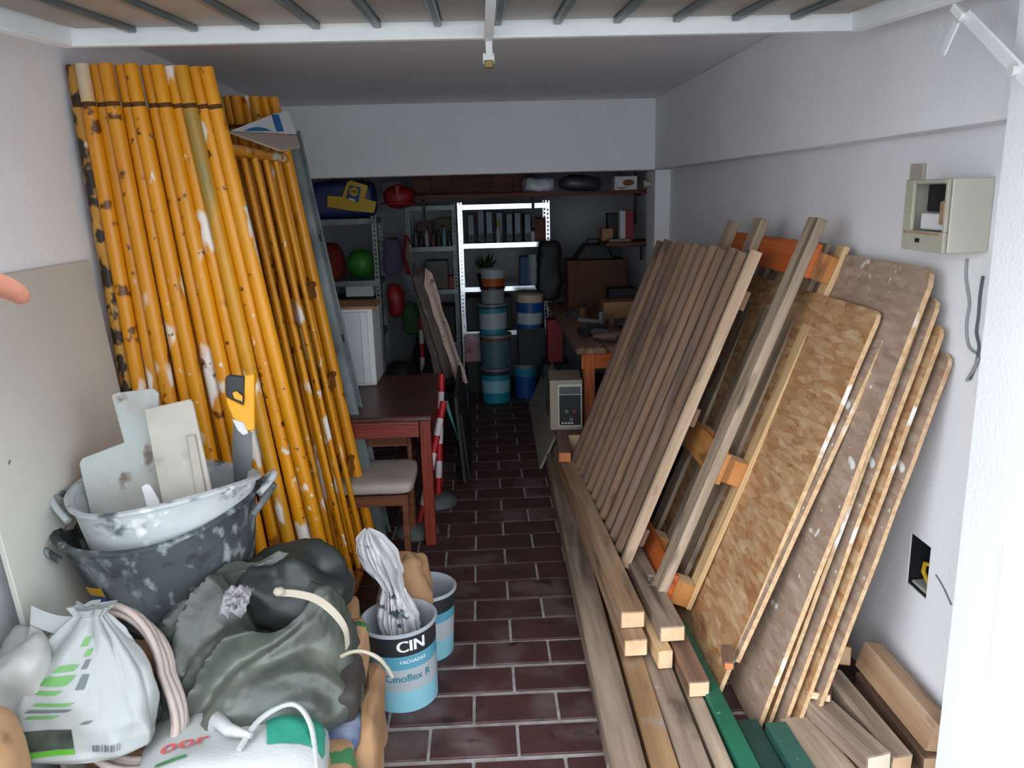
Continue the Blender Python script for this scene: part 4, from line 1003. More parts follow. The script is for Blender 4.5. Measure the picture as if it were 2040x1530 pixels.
# things on the left unit
def boxy(name, label, cat, c, d, m, rz=0, bev=.004, group=None):
    b = MB(); b.box((0, 0, d[2] / 2), d); o = b.build(name, m, bevel=bev); o.matrix_world = TR(c, rz); return tag(o, label, cat, group)
ly = mat('yellow_shopper', '#c8a512', '#b49109', rough=.45, scale=4); ln_ = mat('navy_shopper', '#1c2f66', '#16244f', rough=.5, scale=4)
lb_ = thing('shopping_bag', 'yellow and navy shopping bag with square logo on the left shelving', 'shopping bag', loc=(-1.06, 6.50, 1.646))
sack('body', (lambda f: (lambda u, v: f(u, v) + V((0, 0, .14))))(sackfn((.50, .30, .28), .4, .3, 101, .01, .012, 7)), ln_, lb_)
q0 = [at(652, 390, y=6.30), at(682, 392, y=6.30), at(693, 358, y=6.31), at(733, 370, y=6.31), at(727, 396, y=6.30), at(750, 402, y=6.30), at(745, 424, y=6.29), at(700, 420, y=6.29), at(652, 412, y=6.29)]
yf_ = plate([p - lb_.location for p in q0], .006).build('yellow_front', ly, lb_)
def lg(x, y): return at(x, y, y=6.28) - lb_.location
b = MB(); b.add([lg(697, 369), lg(719, 374), lg(714, 403), lg(689, 395)], [(0, 1, 2, 3)]); b.build('logo_square', mat('logo_blue', '#1d3572', '#1d3572', rough=.5), yf_)
b = MB(); cc = [lg(705 + 9 * math.cos(g), 382 + 9 * math.sin(g)) + V((0, -.003, 0)) for g in [2 * math.pi * k / 20 for k in range(20)]]; b.add(cc, [tuple(range(20))]); b.build('logo_disc', ly, yf_)
ax_x = (lg(719, 374) - lg(697, 369)).normalized(); ax_y = (lg(697, 369) - lg(689, 395)).normalized(); c0 = lg(705, 382) + V((0, -.006, 0))
lettering(yf_, 'LIDL', .028, lambda x, y: c0 + ax_x * x + ax_y * y, mat('logo_letter', '#1d3572', rough=.5), 'lettering', 1)
b = MB(); b.add([lg(696, 394) + V((0, -.003, 0)), lg(708, 398) + V((0, -.003, 0)), lg(707, 401) + V((0, -.003, 0)), lg(694, 397) + V((0, -.003, 0))], [(0, 1, 2, 3)]); b.build('logo_strip', white_m, yf_)
b = MB(); b.tube([lg(694, 362), lg(699, 350), lg(718, 352), lg(728, 368)], .008, 6); b.build('handle', plast_black, lb_, smooth=60)
def blob(name, label, cat, c, size, m, e=(1, 1), seed=0, amp=0, fold=0, fs=6, rz=0, parts=None):
    t = thing(name, label, cat, M=TR(c, rz)); f = sackfn(size, e[0], e[1], seed, amp, fold, fs)
    sack('body', f, m, t, 40, 24); return t
bal = blob('ball', 'bright green ball on the left shelving', 'ball', (-.955, 6.47, 1.171 + .118), (.235, .235, .235), mat('green_rubber', '#2f7d22', '#26691b', rough=.45, scale=4))
for k in range(3):
    b = MB(); b.tube([V((.118 * math.cos(g) * math.cos(k * 1.05), .118 * math.cos(g) * math.sin(k * 1.05), .118 * math.sin(g))) for g in [2 * math.pi * q / 32 for q in range(32)]], .0015, 4, closed=True); b.build('seam', mat('green_seam', '#1f5a16'), bal)
rh = blob('helmet', 'red hard hat hanging over the end of the left shelving', 'helmet', (-.62, 6.42, 1.80), (.24, .28, .18), red_m, (.9, .9))
b = MB(); b.lathe([(.115, -.045), (.155, -.05), (.155, -.044), (.115, -.038)], 28, sq=1.1, cap0=False); b.build('brim', red_m, rh, smooth=50)
b = MB(); b.bb((-.02, -.14, .0), (.02, .14, .094)); b.build('crest', red_m, rh, bevel=.01)
blob('red_bundle', 'dark red cloth bundle at the left end of the left shelving', 'cloth', (-1.20, 6.5, 1.171 + .14), (.22, .26, .28), mat('dark_red_cloth', '#7a1a16', '#5f120f', rough=.85), (.7, .7), 5, .015, .02)
blob('plastic_sheet', 'crumpled clear plastic over the helmet beside the shopping bag', 'plastic wrap', (-.66, 6.58, 1.86), (.26, .14, .12), mat('clear_grey_film', '#8b8286', '#736a6e', rough=.25), (.8, .8), 9, .02, .03)
boxy('storage_tub', 'pale storage tub on the left shelving below the ball', 'container', (-.97, 6.50, 1.04), (.22, .24, .09), white_m)
boxy('carton', 'dark carton under the pale tub on the left shelving', 'carton', (-1.02, 6.52, .752), (.36, .3, .28), black_m)
blob('red_bag', 'red bag hanging from the side of the left shelving', 'bag', (-.70, 6.45, 1.0), (.13, .18, .26), red_m, (.7, .7), 13, .01, .02)
blob('purple_cloth', 'purple cloth hanging beside the left shelving', 'cloth', (-.715, 6.60, 1.33), (.16, .10, .30), mat('purple_cloth', '#4f4a66', '#3f3b54', rough=.9), (.6, .6), 17, .01, .02)
blob('red_cloth', 'narrow red cloth hanging right of the purple one', 'cloth', (-.60, 6.62, 1.34), (.07, .08, .32), mat('red_cloth', '#8a1f2c', '#701722', rough=.9), (.6, .6), 18, .01, .012)
blob('green_bag', 'dark green bag low beside the left shelving', 'bag', (-.60, 6.7, .80), (.16, .16, .30), mat('green_cloth', '#2c5a2e', '#234a26', rough=.8), (.7, .7), 19, .01, .02)
blob('black_bag', 'black bag piled at the foot of the left shelving', 'bag', (-.66, 6.35, .26), (.30, .34, .50), black_m, (.7, .7), 20, .02, .03)
blob('black_bag', 'second black bag behind the barrier posts', 'bag', (-.50, 6.98, .30), (.26, .26, .58), black_m, (.7, .7), 23, .02, .03)
blob('rag', 'grey rag lying low near the leaning planks', 'cloth', (-.33, 6.25, .52), (.20, .16, .14), mat('grey_rag', '#77736f', '#5f5b58', rough=.95), (.8, .8), 25, .02, .02)
boxy('carton', 'black carton on the floor carrying the grey rag', 'carton', (-.36, 6.3, 0), (.28, .3, .46), black_m)

# things on the middle unit: seven binders
for k in range(7):
    x = -.085 + k * .085 + .006 * math.sin(k * 2.1); h_ = .255 + .012 * ((k * 3) % 4) - (.03 if k > 4 else 0)
    t = thing('binder', 'grey-blue ring binder on the upper back shelf, %s from the left' % ORD[k], 'binder', loc=(x, 7.36, 1.377), group='ring binders on the back shelf')
    c1 = mat('binder_%d' % (k % 3), ('#6d8296', '#5f7d86', '#76889a')[k % 3], None, rough=.5)
    b = MB(); b.bb((-.03, 0, 0), (.03, .28, h_)); cvr = b.build('cover', mat('binder_dark', '#26323c', '#1d2830', rough=.5), t, bevel=.004)
    b = MB(); b.bb((-.023, -.004, h_ * .30), (.023, -.0005, h_ * .96)); b.build('spine_label', c1, cvr)
    b = MB(); b.tube([(0, -.005, h_ * .17), (0, -.001, h_ * .17)], .012, 12); b.build('finger_hole', black_m, cvr)
bt = thing('bottle', 'small yellow-capped bottle in front of the binders', 'bottle', loc=(.158, 7.325, 1.377))
b = MB(); b.lathe([(.002, 0), (.022, 0), (.022, .11), (.012, .135), (.012, .14)], 16); b.build('body', lbl_w, bt, smooth=50)
b = MB(); b.lathe([(.014, .14), (.015, .19), (.002, .195)], 14); b.build('cap', mat('yellow_cap', '#b89a1c'), bt, smooth=50)
boxy('dark_box', 'dark brown box at the right end of the binder shelf', 'box', (.545, 7.46, 1.377), (.12, .22, .20), w_dark)
boxy('jar', 'small pale carton beside the dark brown box', 'carton', (.47, 7.37, 1.377), (.035, .05, .09), lbl_w)
# shelf two
pt_ = thing('plant_pot', 'potted dark green plant on the second shelf of the back unit', 'plant', loc=(.03, 7.48, .987))
b = MB(); b.lathe([(.002, 0), (.06, 0), (.08, .10), (.075, .10), (.002, .09)], 20); b.build('pot', plast_black, pt_, smooth=50)
for k in range(14):
    g = 2.4 * k; l_ = .09 + .02 * (k % 4); c_ = V((math.cos(g) * .03, math.sin(g) * .03, .10)); tip = c_ + V((math.cos(g) * l_ * .8, math.sin(g) * l_ * .8, l_ * 1.3)); sd = V((-math.sin(g), math.cos(g), 0)) * .016; md = (c_ + tip) / 2 + V((0, 0, .015))
    b = MB(); b.add([c_, md + sd, tip, md - sd], [(0, 1, 2, 3)]); b.build('leaf', mat('dark_leaf', '#3c4a1e', '#2d3916', rough=.6), pt_, thick=.001)
boxy('carton', 'blue and white carton on the second shelf, right half', 'carton', (.40, 7.50, .987), (.10, .16, .25), mat('blue_carton', '#24507c', '#1c4068', rough=.6))
tl = thing('plastic_jug', 'tall pale plastic jug beside the blue carton on the second shelf', 'jug', loc=(.485, 7.44, .987))
b = MB(); b.lathe([(.002, 0), (.045, 0), (.058, .06), (.062, .20), (.055, .27), (.06, .275), (.05, .265), (.04, .02)], 20); b.build('body', mat('pale_jug', '#a4acb4', '#8f979f', rough=.4), tl, smooth=50)
b = MB(); b.tube([(.058, 0, .23), (.095, 0, .21), (.095, 0, .11), (.06, 0, .08)], .008, 8); b.build('handle', MATS['pale_jug'], tl, smooth=60)
boxy('paint_tin', 'white and red tin standing on the lowest visible back shelf', 'tin', (-.105, 7.36, .30), (.15, .15, .26), mat('tin_label', '#b9bcc6', '#a03048', rough=.5, scale=9))
boxy('carton', 'black carton on the lowest back shelf beside the white and red tin', 'carton', (.05, 7.48, .582), (.42, .25, .30), black_m)
boxy('carton', 'dark carton on the floor under the bright shelving', 'carton', (-.09, 7.40, .0), (.2, .2, .299), black_m)
# left dim unit
for k, (x, h_, c) in enumerate(((-.60, .13, '#5f6470'), (-.555, .12, '#2c3338'), (-.50, .16, '#a9a9ad'), (-.44, .11, '#6b3f4a'), (-.39, .13, '#2f3a3f'), (-.34, .17, '#6fa0a6'), (-.29, .12, '#3a4048'))):
    t = thing('bottle', 'small %s bottle in the row on the dim left shelf' % ('grey', 'charcoal', 'white', 'maroon', 'dark green', 'teal', 'slate')[k], 'bottle', loc=(x, 7.56, 1.347), group='bottles on the dim shelf')
    mm = mat('bottle_%d' % k, c, None, rough=.4); b = MB(); b.lathe([(.002, 0), (.02, 0), (.02, h_ * .7), (.009, h_ * .85), (.009, h_)], 14); b.build('body', mm, t, smooth=50)
    b = MB(); b.lathe([(.011, h_ + .0005), (.011, h_ + .02), (.001, h_ + .021)], 12); b.build('cap', plast_black, t, smooth=50)
boxy('carton', 'maroon carton behind the bottles on the dim shelf', 'carton', (-.52, 7.70, 1.347), (.14, .14, .22), mat('maroon_card', '#4a2228', '#3a1a20'))
boxy('carton', 'olive carton behind the bottles on the dim shelf', 'carton', (-.34, 7.70, 1.347), (.15, .14, .25), mat('olive_card', '#4a4524', '#3a361c'))
boxy('carton', 'grey carton on the middle of the dim shelving', 'carton', (-.42, 7.66, .952), (.2, .2, .26), mat('grey_card', '#6d6a66', '#5a5754'))
boxy('carton', 'red carton at the edge of the dim shelving by the bright post', 'carton', (-.28, 7.60, .952), (.07, .14, .12), red_m)
boxy('carton', 'dark carton low on the dim shelving', 'carton', (-.45, 7.66, .452), (.36, .26, .34), black_m)

# ------------------------------------------------------------------ stacked paint cans
tc_d = mat('deep_teal_can', '#1f8aa0', '#187a90', rough=.4, scale=6); tc_g = mat('grey_green_can', '#4f6a70', '#3d565c', rough=.5, scale=9, spots=[('#7a8f92', 9, .6, .1)])
gry = mat('grey_can', '#8d8f93', '#7a7c80', rough=.5); bl_c = mat('blue_can', '#14509a', '#10427f', rough=.4); org = mat('orange_can', '#b5560f', '#9c480b', rough=.45); rimm = mat('dusty_rim', '#8f9496', '#7b8082', rough=.5, metal=.4)
CG = 'paint cans stacked in front of the back shelving'
cx_, cy_ = .092, 7.00
paint_can('paint_can', 'teal paint can on the floor at the bottom of the tall stack', (cx_, cy_, 0), .125, .132, .30, [(0, .09, tc_d), (.09, .20, teal_lt), (.20, .25, tc_d), (.25, .30, blk_band)], rimm, lid=rimm, cat='paint can', group=CG)
paint_can('paint_can', 'stained grey-green paint can second from the floor in the tall stack', (cx_ + .005, cy_, .312), .13, .138, .29, [(0, .25, tc_g), (.25, .27, mat('rust_band', '#6d3228', '#5a2a22')), (.27, .29, rimm)], rimm, lid=rimm, cat='paint can', group=CG)
paint_can('paint_can', 'teal can with pale label third up in the tall stack', (cx_ - .01, cy_ + .01, .612), .118, .124, .255, [(0, .045, tc_d), (.045, .185, lbl_w), (.185, .225, tc_d), (.225, .255, blk_band)], rimm, lid=rimm, cat='paint can', group=CG)
paint_can('paint_can', 'plain grey can fourth up in the tall stack', (cx_ - .005, cy_ + .01, .878), .098, .104, .135, [(0, .12, gry), (.12, .135, blk_band)], rimm, lid=blk_band, cat='paint can', group=CG)
paint_can('paint_can', 'orange and white tub on the very top of the tall can stack', (cx_, cy_ + .01, 1.026), .095, .108, .135, [(0, .07, org), (.07, .135, lbl_w)], lbl_w, cat='paint can', group=CG)
paint_can('paint_can', 'blue paint can on the floor beside the tall stack', (.365, 7.12, 0), .10, .105, .30, [(0, .20, bl_c), (.20, .27, tc_d), (.27, .30, rimm)], rimm, lid=rimm, cat='paint can', group=CG)
boxy('crate', 'black crate between the blue floor can and the blue and white bucket', 'crate', (.42, 7.10, .315), (.24, .22, .33), black_m)
paint_can('paint_can', 'blue and white bucket with pale lid on the black crate', (.405, 7.05, .648), .112, .122, .305, [(0, .035, bl_c), (.035, .135, lbl_w), (.135, .225, bl_c), (.225, .305, mat('cream_can', '#b8b0a0', '#c09a6a', rough=.5))], lbl_w, lid=mat('tan_lid', '#7d7568', '#6a6358'), cat='paint can', group=CG, tilt=(0, .03))

# ------------------------------------------------------------------ workbench along the right
wb2 = thing('workbench', 'rough wooden workbench running along the right side to the back', 'workbench', loc=(.94, 6.1, 0))
for k, (x0, x1) in enumerate(((-.36, -.17), (-.165, .0), (.005, .17), (.175, .33))):
    b = MB(); b.bb((0, -x1, .80), (2.25, -x0, .84)); o = b.build('top_plank', w_brown, wb2, bevel=.004); o.rotation_euler = (0, 0, math.pi / 2); o.location = (0, -1.10 if k else -1.14, 0)
for y in (-1.02, .95):
    for x in (-.27, .27):
        b = MB(); b.bb((0, -.05, -.035), (.795, .05, .035)); o = b.build('leg', w_oran2 if y < 0 else w_brown, wb2, bevel=.004); o.location = (x, y, 0); o.rotation_euler = (0, -math.pi / 2, 0)
b = MB(); b.bb((-.32, -1.06, .69), (.32, -1.025 - .02, .798)); b.build('cross_rail', w_oran2, wb2, bevel=.003)
bx = boxy('cardboard_box', 'large brown cardboard box on the far end of the workbench', 'box', (.97, 6.93, .842), (.50, .36, .40), mat('dark_carton', '#5f3d29', '#4f3221', rough=.85))
cs = thing('tool_case', 'black tool case with handle on top of the cardboard box', 'tool case', loc=(.97, 6.9, 1.243))
b = MB(); b.hexa([V(p) for p in ((-.19, -.12, 0), (.15, -.12, 0), (.15, .12, 0), (-.19, .12, 0), (-.10, -.10, .13), (.08, -.10, .13), (.08, .10, .13), (-.10, .10, .13))]); b.build('case', plast_black, cs, bevel=.012)
b = MB(); b.tube([(-.07, 0, .13), (-.06, 0, .165), (.04, 0, .165), (.05, 0, .13)], .009, 8); b.build('handle', plast_black, cs, smooth=60)
blob('bin_bag', 'black bin bag hanging from the right end of the bright shelving', 'bag', (.60, 7.17, 1.13), (.22, .16, .52), black_m, (.45, .5), 31, .015, .03)
wc = thing('white_canister', 'white paper-wrapped canister standing on the workbench', 'canister', loc=at(1162, 612, z=.842))
b = MB(); b.bb((-.07, -.05, 0), (.07, .05, .20)); b.build('body', mat('white_wrap', '#b9bdc4', '#a5a9b0', rough=.5, scale=7), wc, bevel=.012, seg=2)
b = MB(); b.bb((-.06, -.04, .2005), (.06, .04, .212)); b.build('lid', mat('grey_lid', '#8a8e94'), wc, bevel=.003)
boxy('red_can', 'red container standing on the floor below the workbench edge', 'container', (.60, 6.75, .40), (.13, .16, .36), red_m)
boxy('crate', 'dark green crate under the red container', 'crate', (.60, 6.75, .0), (.22, .3, .395), mat('dark_green_crate', '#22342f', '#1a2925'))
rngb = random.Random(8)
names = ['rusty clamp', 'grey drill', 'black grinder', 'tin of screws', 'oily rag', 'dark offcut', 'steel bracket', 'brown glue bottle', 'wire coil']
for k in range(9):
    x = rngb.uniform(.72, 1.2); y = 5.15 + k * .14
    m = mat('clutter_%d' % k, ('#6a4a3a', '#55585c', '#1c1c1e', '#7d8184', '#4a4440', '#5a3d2c', '#80868a', '#5c3a24', '#3c3f44')[k], None, rough=.6)
    nm = names[k].replace(' ', '_')
    t = thing(nm, '%s in the clutter on the near half of the workbench' % names[k], names[k].split()[-1] if k != 3 else 'tin', M=TR((x, y, .842), rngb.uniform(0, 3)))
    if k in (3, 7):
        b = MB(); b.lathe([(.002, 0), (.035, 0), (.035, .09), (.03, .095), (.002, .095)], 18); b.build('body', m, t, smooth=50); b = MB(); b.lathe([(.02, .0955), (.02, .12), (.002, .12)], 14); b.build('lid', plast_black, t, smooth=50)
    elif k == 8:
        b = MB()
        for j in range(5): b.tube([V((.07 * math.cos(g), .07 * math.sin(g), .006 + .010 * j)) for g in [2 * math.pi * q / 24 for q in range(24)]], .005, 6, closed=True)
        b.build('coil', m, t, smooth=60)
    elif k in (4,):
        sack('cloth', (lambda f: (lambda u, v: f(u, v) + V((0, 0, .03))))(sackfn((.2, .16, .07), .8, .8, 3, .012, .02, 9)), m, t, 30, 16)
    elif k in (1, 2, 0):
        b = MB(); b.tube([(-.10, 0, .035), (-.03, 0, .035), (.05, 0, .035), (.12, 0, .035)], [.032, .034, .028, .012], 14); b.build('body', m, t, smooth=50)
        b = MB(); b.box((-.06, .045, .03), (.045, .10, .035)); b.build('grip', plast_black, t, bevel=.006)
    else:
        b = MB(); b.box((0, 0, .0125), (.22, .04, .025)); b.box((-.09, 0, .055), (.03, .04, .058)); b.build('body', m, t, bevel=.003)
boxy('brown_box', 'open brown box in the clutter near the ribbed panel top', 'box', (1.05, 6.2, .842), (.26, .22, .13), cardboard)
boxy('black_box', 'black box behind the brown one on the workbench', 'box', (1.12, 6.48, .842), (.22, .18, .2), black_m)
# wall shelf right with carton
sf = thing('wall_shelf', 'short dark red wooden shelf on the right wall under the long plank shelf', 'shelf', loc=(1.15, 6.62, 1.375))
b = MB(); b.bb((-.16, -.22, 0), (.24, .22, .03)); b.build('board', w_dark, sf, bevel=.003)
for y in (-.15, .15):
    b = MB(); b.bb((.18, y - .01, -.14), (.2, y + .01, -.001)); b.bb((.0, y - .01, -.012), (.179, y + .01, -.001)); b.build('bracket', plast_black, sf)
mk = thing('milk_carton', 'red and white carton on the short right wall shelf', 'carton', loc=(1.17, 6.55, 1.406))
b = MB(); b.bb((-.055, -.045, 0), (-.012, .045, .24)); b.build('white_side', mat('carton_white', '#c9ccd2', '#b9bcc2'), mk)
b = MB(); b.bb((-.0115, -.045, 0), (.052, .045, .24)); b.build('red_side', red_m, mk)
boxy('carton', 'brown carton left of the red and white carton', 'carton', (1.03, 6.68, 1.406), (.09, .16, .10), cardboard)
boxy('dark_box', 'black box behind the red and white carton', 'box', (1.10, 6.75, 1.406), (.11, .1, .22), black_m)
boxy('tool_box', 'grey scattered tool tray at the edge of the right wall shelf', 'tool tray', (1.10, 6.46, 1.406), (.18, .07, .025), mat('tray_grey', '#77716c', '#5f5a56'))
# long plank shelf under the lintel
ps = thing('plank_shelf', 'long brown plank shelf hung just below the lintel', 'shelf', loc=(.34, 6.62, 1.775))
b = MB(); b.bb((-.92, -.15, 0), (1.05, .15, .032)); b.build('plank', w_dark, ps, bevel=.003)
for x in (-.8, .1, .95):
    b = MB(); b.bb((x - .012, .16, -.25), (x + .012, .18, .17)); b.bb((x - .012, -.14, -.014), (x + .012, .16, -.001)); b.build('hanger', black_m, ps)
bp_ = thing('wood_panel', 'reddish brown wooden board standing on the long plank shelf', 'board', loc=(.0, 6.74, 1.808))
for k in range(6):
    b = MB(); b.bb((0, -.012, 0), (.166, .012, .18)); o = b.build('board', wood('cherry_board', '#5a2f22', '#47241a'), bp_, bevel=.002); o.location = (-.56 + k * .168, 0, 0)
blob('plastic_wrap', 'bright crumpled white plastic on the long plank shelf', 'plastic wrap', (.47, 6.58, 1.808 + .055), (.24, .2, .11), mat('silver_wrap', '#c9ced6', '#8f959d', rough=.3, scale=14), (.5, .5), 33, .01, .025, 9)
blob('grey_bag', 'dusky purple plastic bag right of the white plastic on the plank shelf', 'bag', (.80, 6.60, 1.808 + .06), (.34, .22, .12), mat('mauve_film', '#3f3b44', '#33303a', rough=.4), (.6, .6), 35, .01, .02)
pc = thing('picture_box', 'white box with a brown product picture at the right end of the plank shelf', 'box', loc=(1.16, 6.56, 1.808))
b = MB(); b.bb((-.09, -.06, 0), (.09, .06, .105)); b.build('box', white_m, pc, bevel=.003)
b = MB(); b.lathe([(.028, -.0615), (.026, -.0605)], 16, (0, 0, 0)); b = MB(); b.add([V((.02 + .045 * math.cos(g), -.0612, .055 + .025 * math.sin(g))) for g in [2 * math.pi * k / 16 for k in range(16)]], [tuple(range(16))]); b.build('picture', mat('brown_photo', '#8a4a2a', '#6a3820'), pc)
b = MB(); b.add([V((-.075 + .08 * k / 5, -.0612, .028 - .012 * math.sin(k / 5 * 3.1))) for k in range(6)] + [V((-.075 + .08 * k / 5, -.0612, .020 - .012 * math.sin(k / 5 * 3.1))) for k in range(5, -1, -1)], [tuple(range(12))]); b.build('picture', black_m, pc)
iso = thing('insulator', 'white porcelain insulator fixed to the right pillar below the beam', 'insulator', M=frame(at(1302, 366, y=6.13), (-1, 0, 0), (0, 0, 1)) @ Matrix.Rotation(math.pi / 2, 4, 'Y'))
b = MB(); b.lathe([(.03, 0), (.032, .012), (.018, .02), (.016, .045), (.026, .055), (.026, .075), (.002, .08)], 20); b.build('body', mat('porcelain', '#cbbfb4', '#b9ada2', rough=.3), iso, smooth=50)

# ------------------------------------------------------------------ beige charger and grey board
Mg = frame((.345, 5.10, 0), (.02, 1, 0), V((.20, 0, .42)))
b = MB(); b.bb((0, 0, -.008), (1.75, .46, .008)); o = b.build('grey_board', mat('grey_chipboard', '#a39d94', '#918b82', rough=.7, scale=3), bevel=.002); o.matrix_world = Mg
tag(o, 'thin grey board standing on edge along the right of the aisle', 'board')
dv = thing('battery_charger', 'beige metal charger with dark control panel standing on the timbers', 'charger', M=TR((.515, 5.06, .308), -.05))
b = MB(); b.bb((-.105, -.10, 0), (.105, .22, .33)); b.build('case', mat('beige_case', '#9c8f82', '#8d8074', rough=.5, scale=4), dv, bevel=.008, seg=2)
b = MB(); b.bb((-.055, -.108, .025), (.10, -.101, .305)); b.build('bezel', beige_l, dv, bevel=.003)
b = MB(); b.bb((-.045, -.112, .035), (.092, -.1085, .235)); cpn = b.build('control_panel', black_m, dv, bevel=.001)
b = MB(); b.bb((-.045, -.112, .24), (.092, -.1085, .29)); b.build('scale_window', mat('panel_grey', '#4a4c50', '#3c3e42', rough=.4), dv)
for k, (x, z) in enumerate(((.0, .13), (.05, .13), (.03, .075))):
    b = MB(); b.tube([(x, -.124, z), (x, -.1125, z)], .012, 14); b.build('knob', mat('knob_%d' % (k == 1), ('#6a6c70', '#8a2530')[k == 1]), cpn, smooth=50)
b = MB(); 
for k in range(4): b.bb((-.03 + k * .02, -.1135, .045), (-.018 + k * .02, -.1125, .055))
b.build('panel_marks', white_m, cpn)
b = MB(); b.tube([(-.1055, -.02, .08), (-.12, .0, .20), (-.1055, .04, .30)], .007, 8); b.build('cable', black_m, dv, smooth=60)
beam('timber', 'timber lying under the beige charger', (.53, 4.86, .108), (.53, 5.9, .108), .16, .198, w_brown, group=TG)

# ================================================================== person at the left edge, pointing into the garage
pe = thing('person', 'person at the left picture edge, only a pointing fingertip in view', 'person', loc=(0, 0, 0))
skin = mat('skin', '#9a6450', '#8d5945', rough=.5, scale=9)
def remesh(o, vs, it=6):
    m = o.modifiers.new('remesh', 'REMESH'); m.mode = 'VOXEL'; m.voxel_size = vs; m.use_smooth_shade = True
    m = o.modifiers.new('smooth', 'SMOOTH'); m.factor = .5; m.iterations = it
tip = at(54, 598, y=.63); kn1 = at(18, 576, y=.612); kn2 = at(-34, 556, y=.588); mcp = at(-125, 560, y=.55)
wr = at(-330, 640, y=.47); el = V((-.66, .20, 1.50)); shd = V((-.86, -.06, 1.42))
b = MB()
b.tube([mcp, kn2, kn1, tip - (tip - kn1).normalized() * .006, tip], [.0105, .0098, .0090, .0078, .003], 12)
dwn = V((0, 0, -1)); back = (wr - mcp).normalized(); side = (mcp - wr).normalized().cross(dwn).normalized()
for k, (dz_, L1) in enumerate(((.020, .040), (.040, .036), (.058, .030))):          # curled fingers below the index finger
    m0 = mcp + dwn * dz_ + back * .006 * (k + 1); j1 = m0 - back * L1 + dwn * .004; j2 = j1 + dwn * .012 + side * .022 - back * .002; j3 = j2 + back * .026 + dwn * .004 + side * .004
    b.tube([m0, (m0 + j1) / 2, j1, j2, j3], [.0105, .0100, .0095, .0088, .0070], 10)
th0 = wr - back * .035 + dwn * .012 + side * .028; th1 = th0 - back * .045 + side * .012; th2 = th1 - back * .03 + dwn * .006; th3 = th2 - back * .016
b.tube([th0, th1, th2, th3], [.014, .0115, .0105, .006], 10)
pc1 = mcp + dwn * .03 + back * .012
b.tube([wr + dwn * .0, wr - back * .03 + dwn * .012, pc1 + back * .02 + dwn * -.004, pc1 - back * .008], [.024, .030, .034, .026], 14)
b.tube([pc1 + V((0, 0, .018)), mcp + back * .004], [.024, .013], 10)
b.tube([wr, wr * .7 + el * .3, wr * .35 + el * .65, el], [.024, .029, .038, .042], 14)
hnd = b.build('arm_and_hand', skin, pe); remesh(hnd, .0035, 4)
# nail
nl = tip - (tip - kn1).normalized() * .009 + V((0, -.002, .0078))
b = MB(); ax = (tip - kn1).normalized(); b.hexa([nl + ax * a + V((0, w_, h_)) for h_ in (-.001, .0006) for a, w_ in ((-.005, -.004), (.006, -.0035), (.006, .0035), (-.005, .004))]); b.build('fingernail', mat('nail', '#d9aaa0', rough=.3), pe, bevel=.0004)
# body out of the picture
b = MB(); hc_ = V((-1.0, -.02, 1.66))
b.tube([hc_ + V((0, .01, -.125)), hc_ + V((0, .015, -.09)), hc_ + V((0, .005, -.03)), hc_ + V((0, 0, .04)), hc_ + V((0, -.005, .095)), hc_ + V((0, -.005, .115))], [.035, .062, .078, .083, .062, .02], 18)
b.tube([hc_ + V((0, .078, -.01)), hc_ + V((0, .098, -.035)), hc_ + V((0, .082, -.042))], [.008, .013, .008], 8)
b.tube([hc_ + V((0, -.01, -.1)), hc_ + V((0, -.03, -.26))], [.052, .058], 14)
for sx in (-1, 1): b.tube([hc_ + V((sx * .078, -.01, -.02)), hc_ + V((sx * .09, -.02, .02))], [.014, .016], 8)
b.tube([V((-1.19, -.06, 1.40)), V((-1.22, -.05, 1.12)), V((-1.20, .02, .86)), V((-1.195, .03, .80))], [.04, .042, .03, .032], 12)
for k in range(4): b.tube([V((-1.195, .0 + .018 * k, .79)), V((-1.19, .005 + .018 * k, .70 + .01 * (k in (0, 3)))) ], [.010, .007], 8)
b.tube([V((-1.18, .055, .80)), V((-1.165, .085, .74))], [.012, .008], 8)
bd = b.build('head_and_arm', skin, pe); remesh(bd, .010, 4)
b = MB()
for sx in (-1, 1):
    e_ = hc_ + V((sx * .03, .079, .012)); b.lathe([(.001, -.006), (.009, -.003), (.010, 0), (.009, .003), (.001, .006)], 12, e_, sq=.4)
b.build('eyes', white_m, pe, smooth=60)
b = MB(); b.tube([hc_ + V((-.022, .080, -.068)), hc_ + V((0, .088, -.066)), hc_ + V((.022, .080, -.068))], .005, 8); b.build('mouth', mat('lips', '#a05a52'), pe, smooth=60)
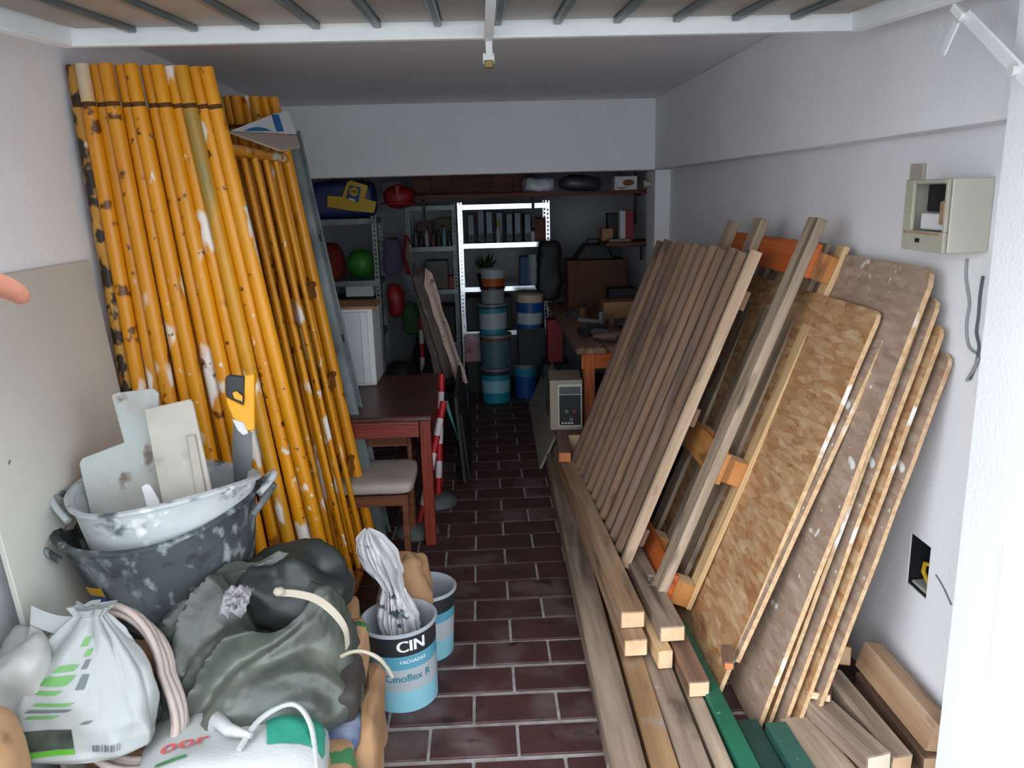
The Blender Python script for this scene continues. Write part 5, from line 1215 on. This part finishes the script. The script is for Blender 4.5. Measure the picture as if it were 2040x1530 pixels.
b = MB(); b.tube([hc_ + V((0, -.03, -.03)), hc_ + V((0, -.025, .05)), hc_ + V((0, -.012, .10)), hc_ + V((0, -.005, .128))], [.075, .088, .078, .02], 18); hr = b.build('hair', mat('dark_hair', '#2a211c', '#1e1814', rough=.8, scale=40), pe); remesh(hr, .010, 3)
cl = mat('navy_tshirt', '#39424f', '#2f3742', rough=.9, scale=8); tr = mat('grey_trousers', '#4c4a47', '#3f3d3b', rough=.9, scale=8)
b = MB()
for dx in (-.07, 0, .07): b.tube([V((-1.0 + dx, -.06, .86)), V((-1.0 + dx, -.05, 1.05)), V((-1.0 + dx * 1.3, -.05, 1.25)), V((-1.0 + dx * 1.2, -.06, 1.40)), V((-1.0 + dx * .6, -.06, 1.47))], [.105, .10, .115, .10, .05], 16)
b.tube([V((-1.0, -.06, 1.42)), shd, shd * .45 + el * .55], [.09, .078, .062], 14); b.tube([V((-1.0, -.06, 1.42)), V((-1.18, -.06, 1.40)), V((-1.215, -.055, 1.22))], [.09, .075, .06], 14)
tsh = b.build('tshirt', cl, pe); remesh(tsh, .012, 5)
b = MB(); b.tube([shd * .5 + el * .5, el + (el - shd) * .02], [.05, .042], 14); ua = b.build('upper_arm', skin, pe, smooth=60)
b = MB(); b.tube([V((-1.08, -.06, .90)), V((-.92, -.06, .90))], .11, 14)
for sx in (-1, 1): b.tube([V((-1.0 + sx * .085, -.06, .88)), V((-1.0 + sx * .10, -.05, .48)), V((-1.0 + sx * .105, -.07, .09))], [.098, .07, .058], 14)
tro = b.build('trousers', tr, pe); remesh(tro, .014, 5)
for sx in (-1, 1):
    b = MB(); b.tube([V((-1.0 + sx * .107, -.12, .035)), V((-1.0 + sx * .107, -.05, .055)), V((-1.0 + sx * .112, .05, .04)), V((-1.0 + sx * .116, .13, .03))], [.036, .045, .042, .03], 12); b.bb((-1.0 + sx * .107 - .04, -.15, -.01), (-1.0 + sx * .112 + .04, .155, .012)); sho = b.build('shoe', plast_black, pe); remesh(sho, .008, 2)
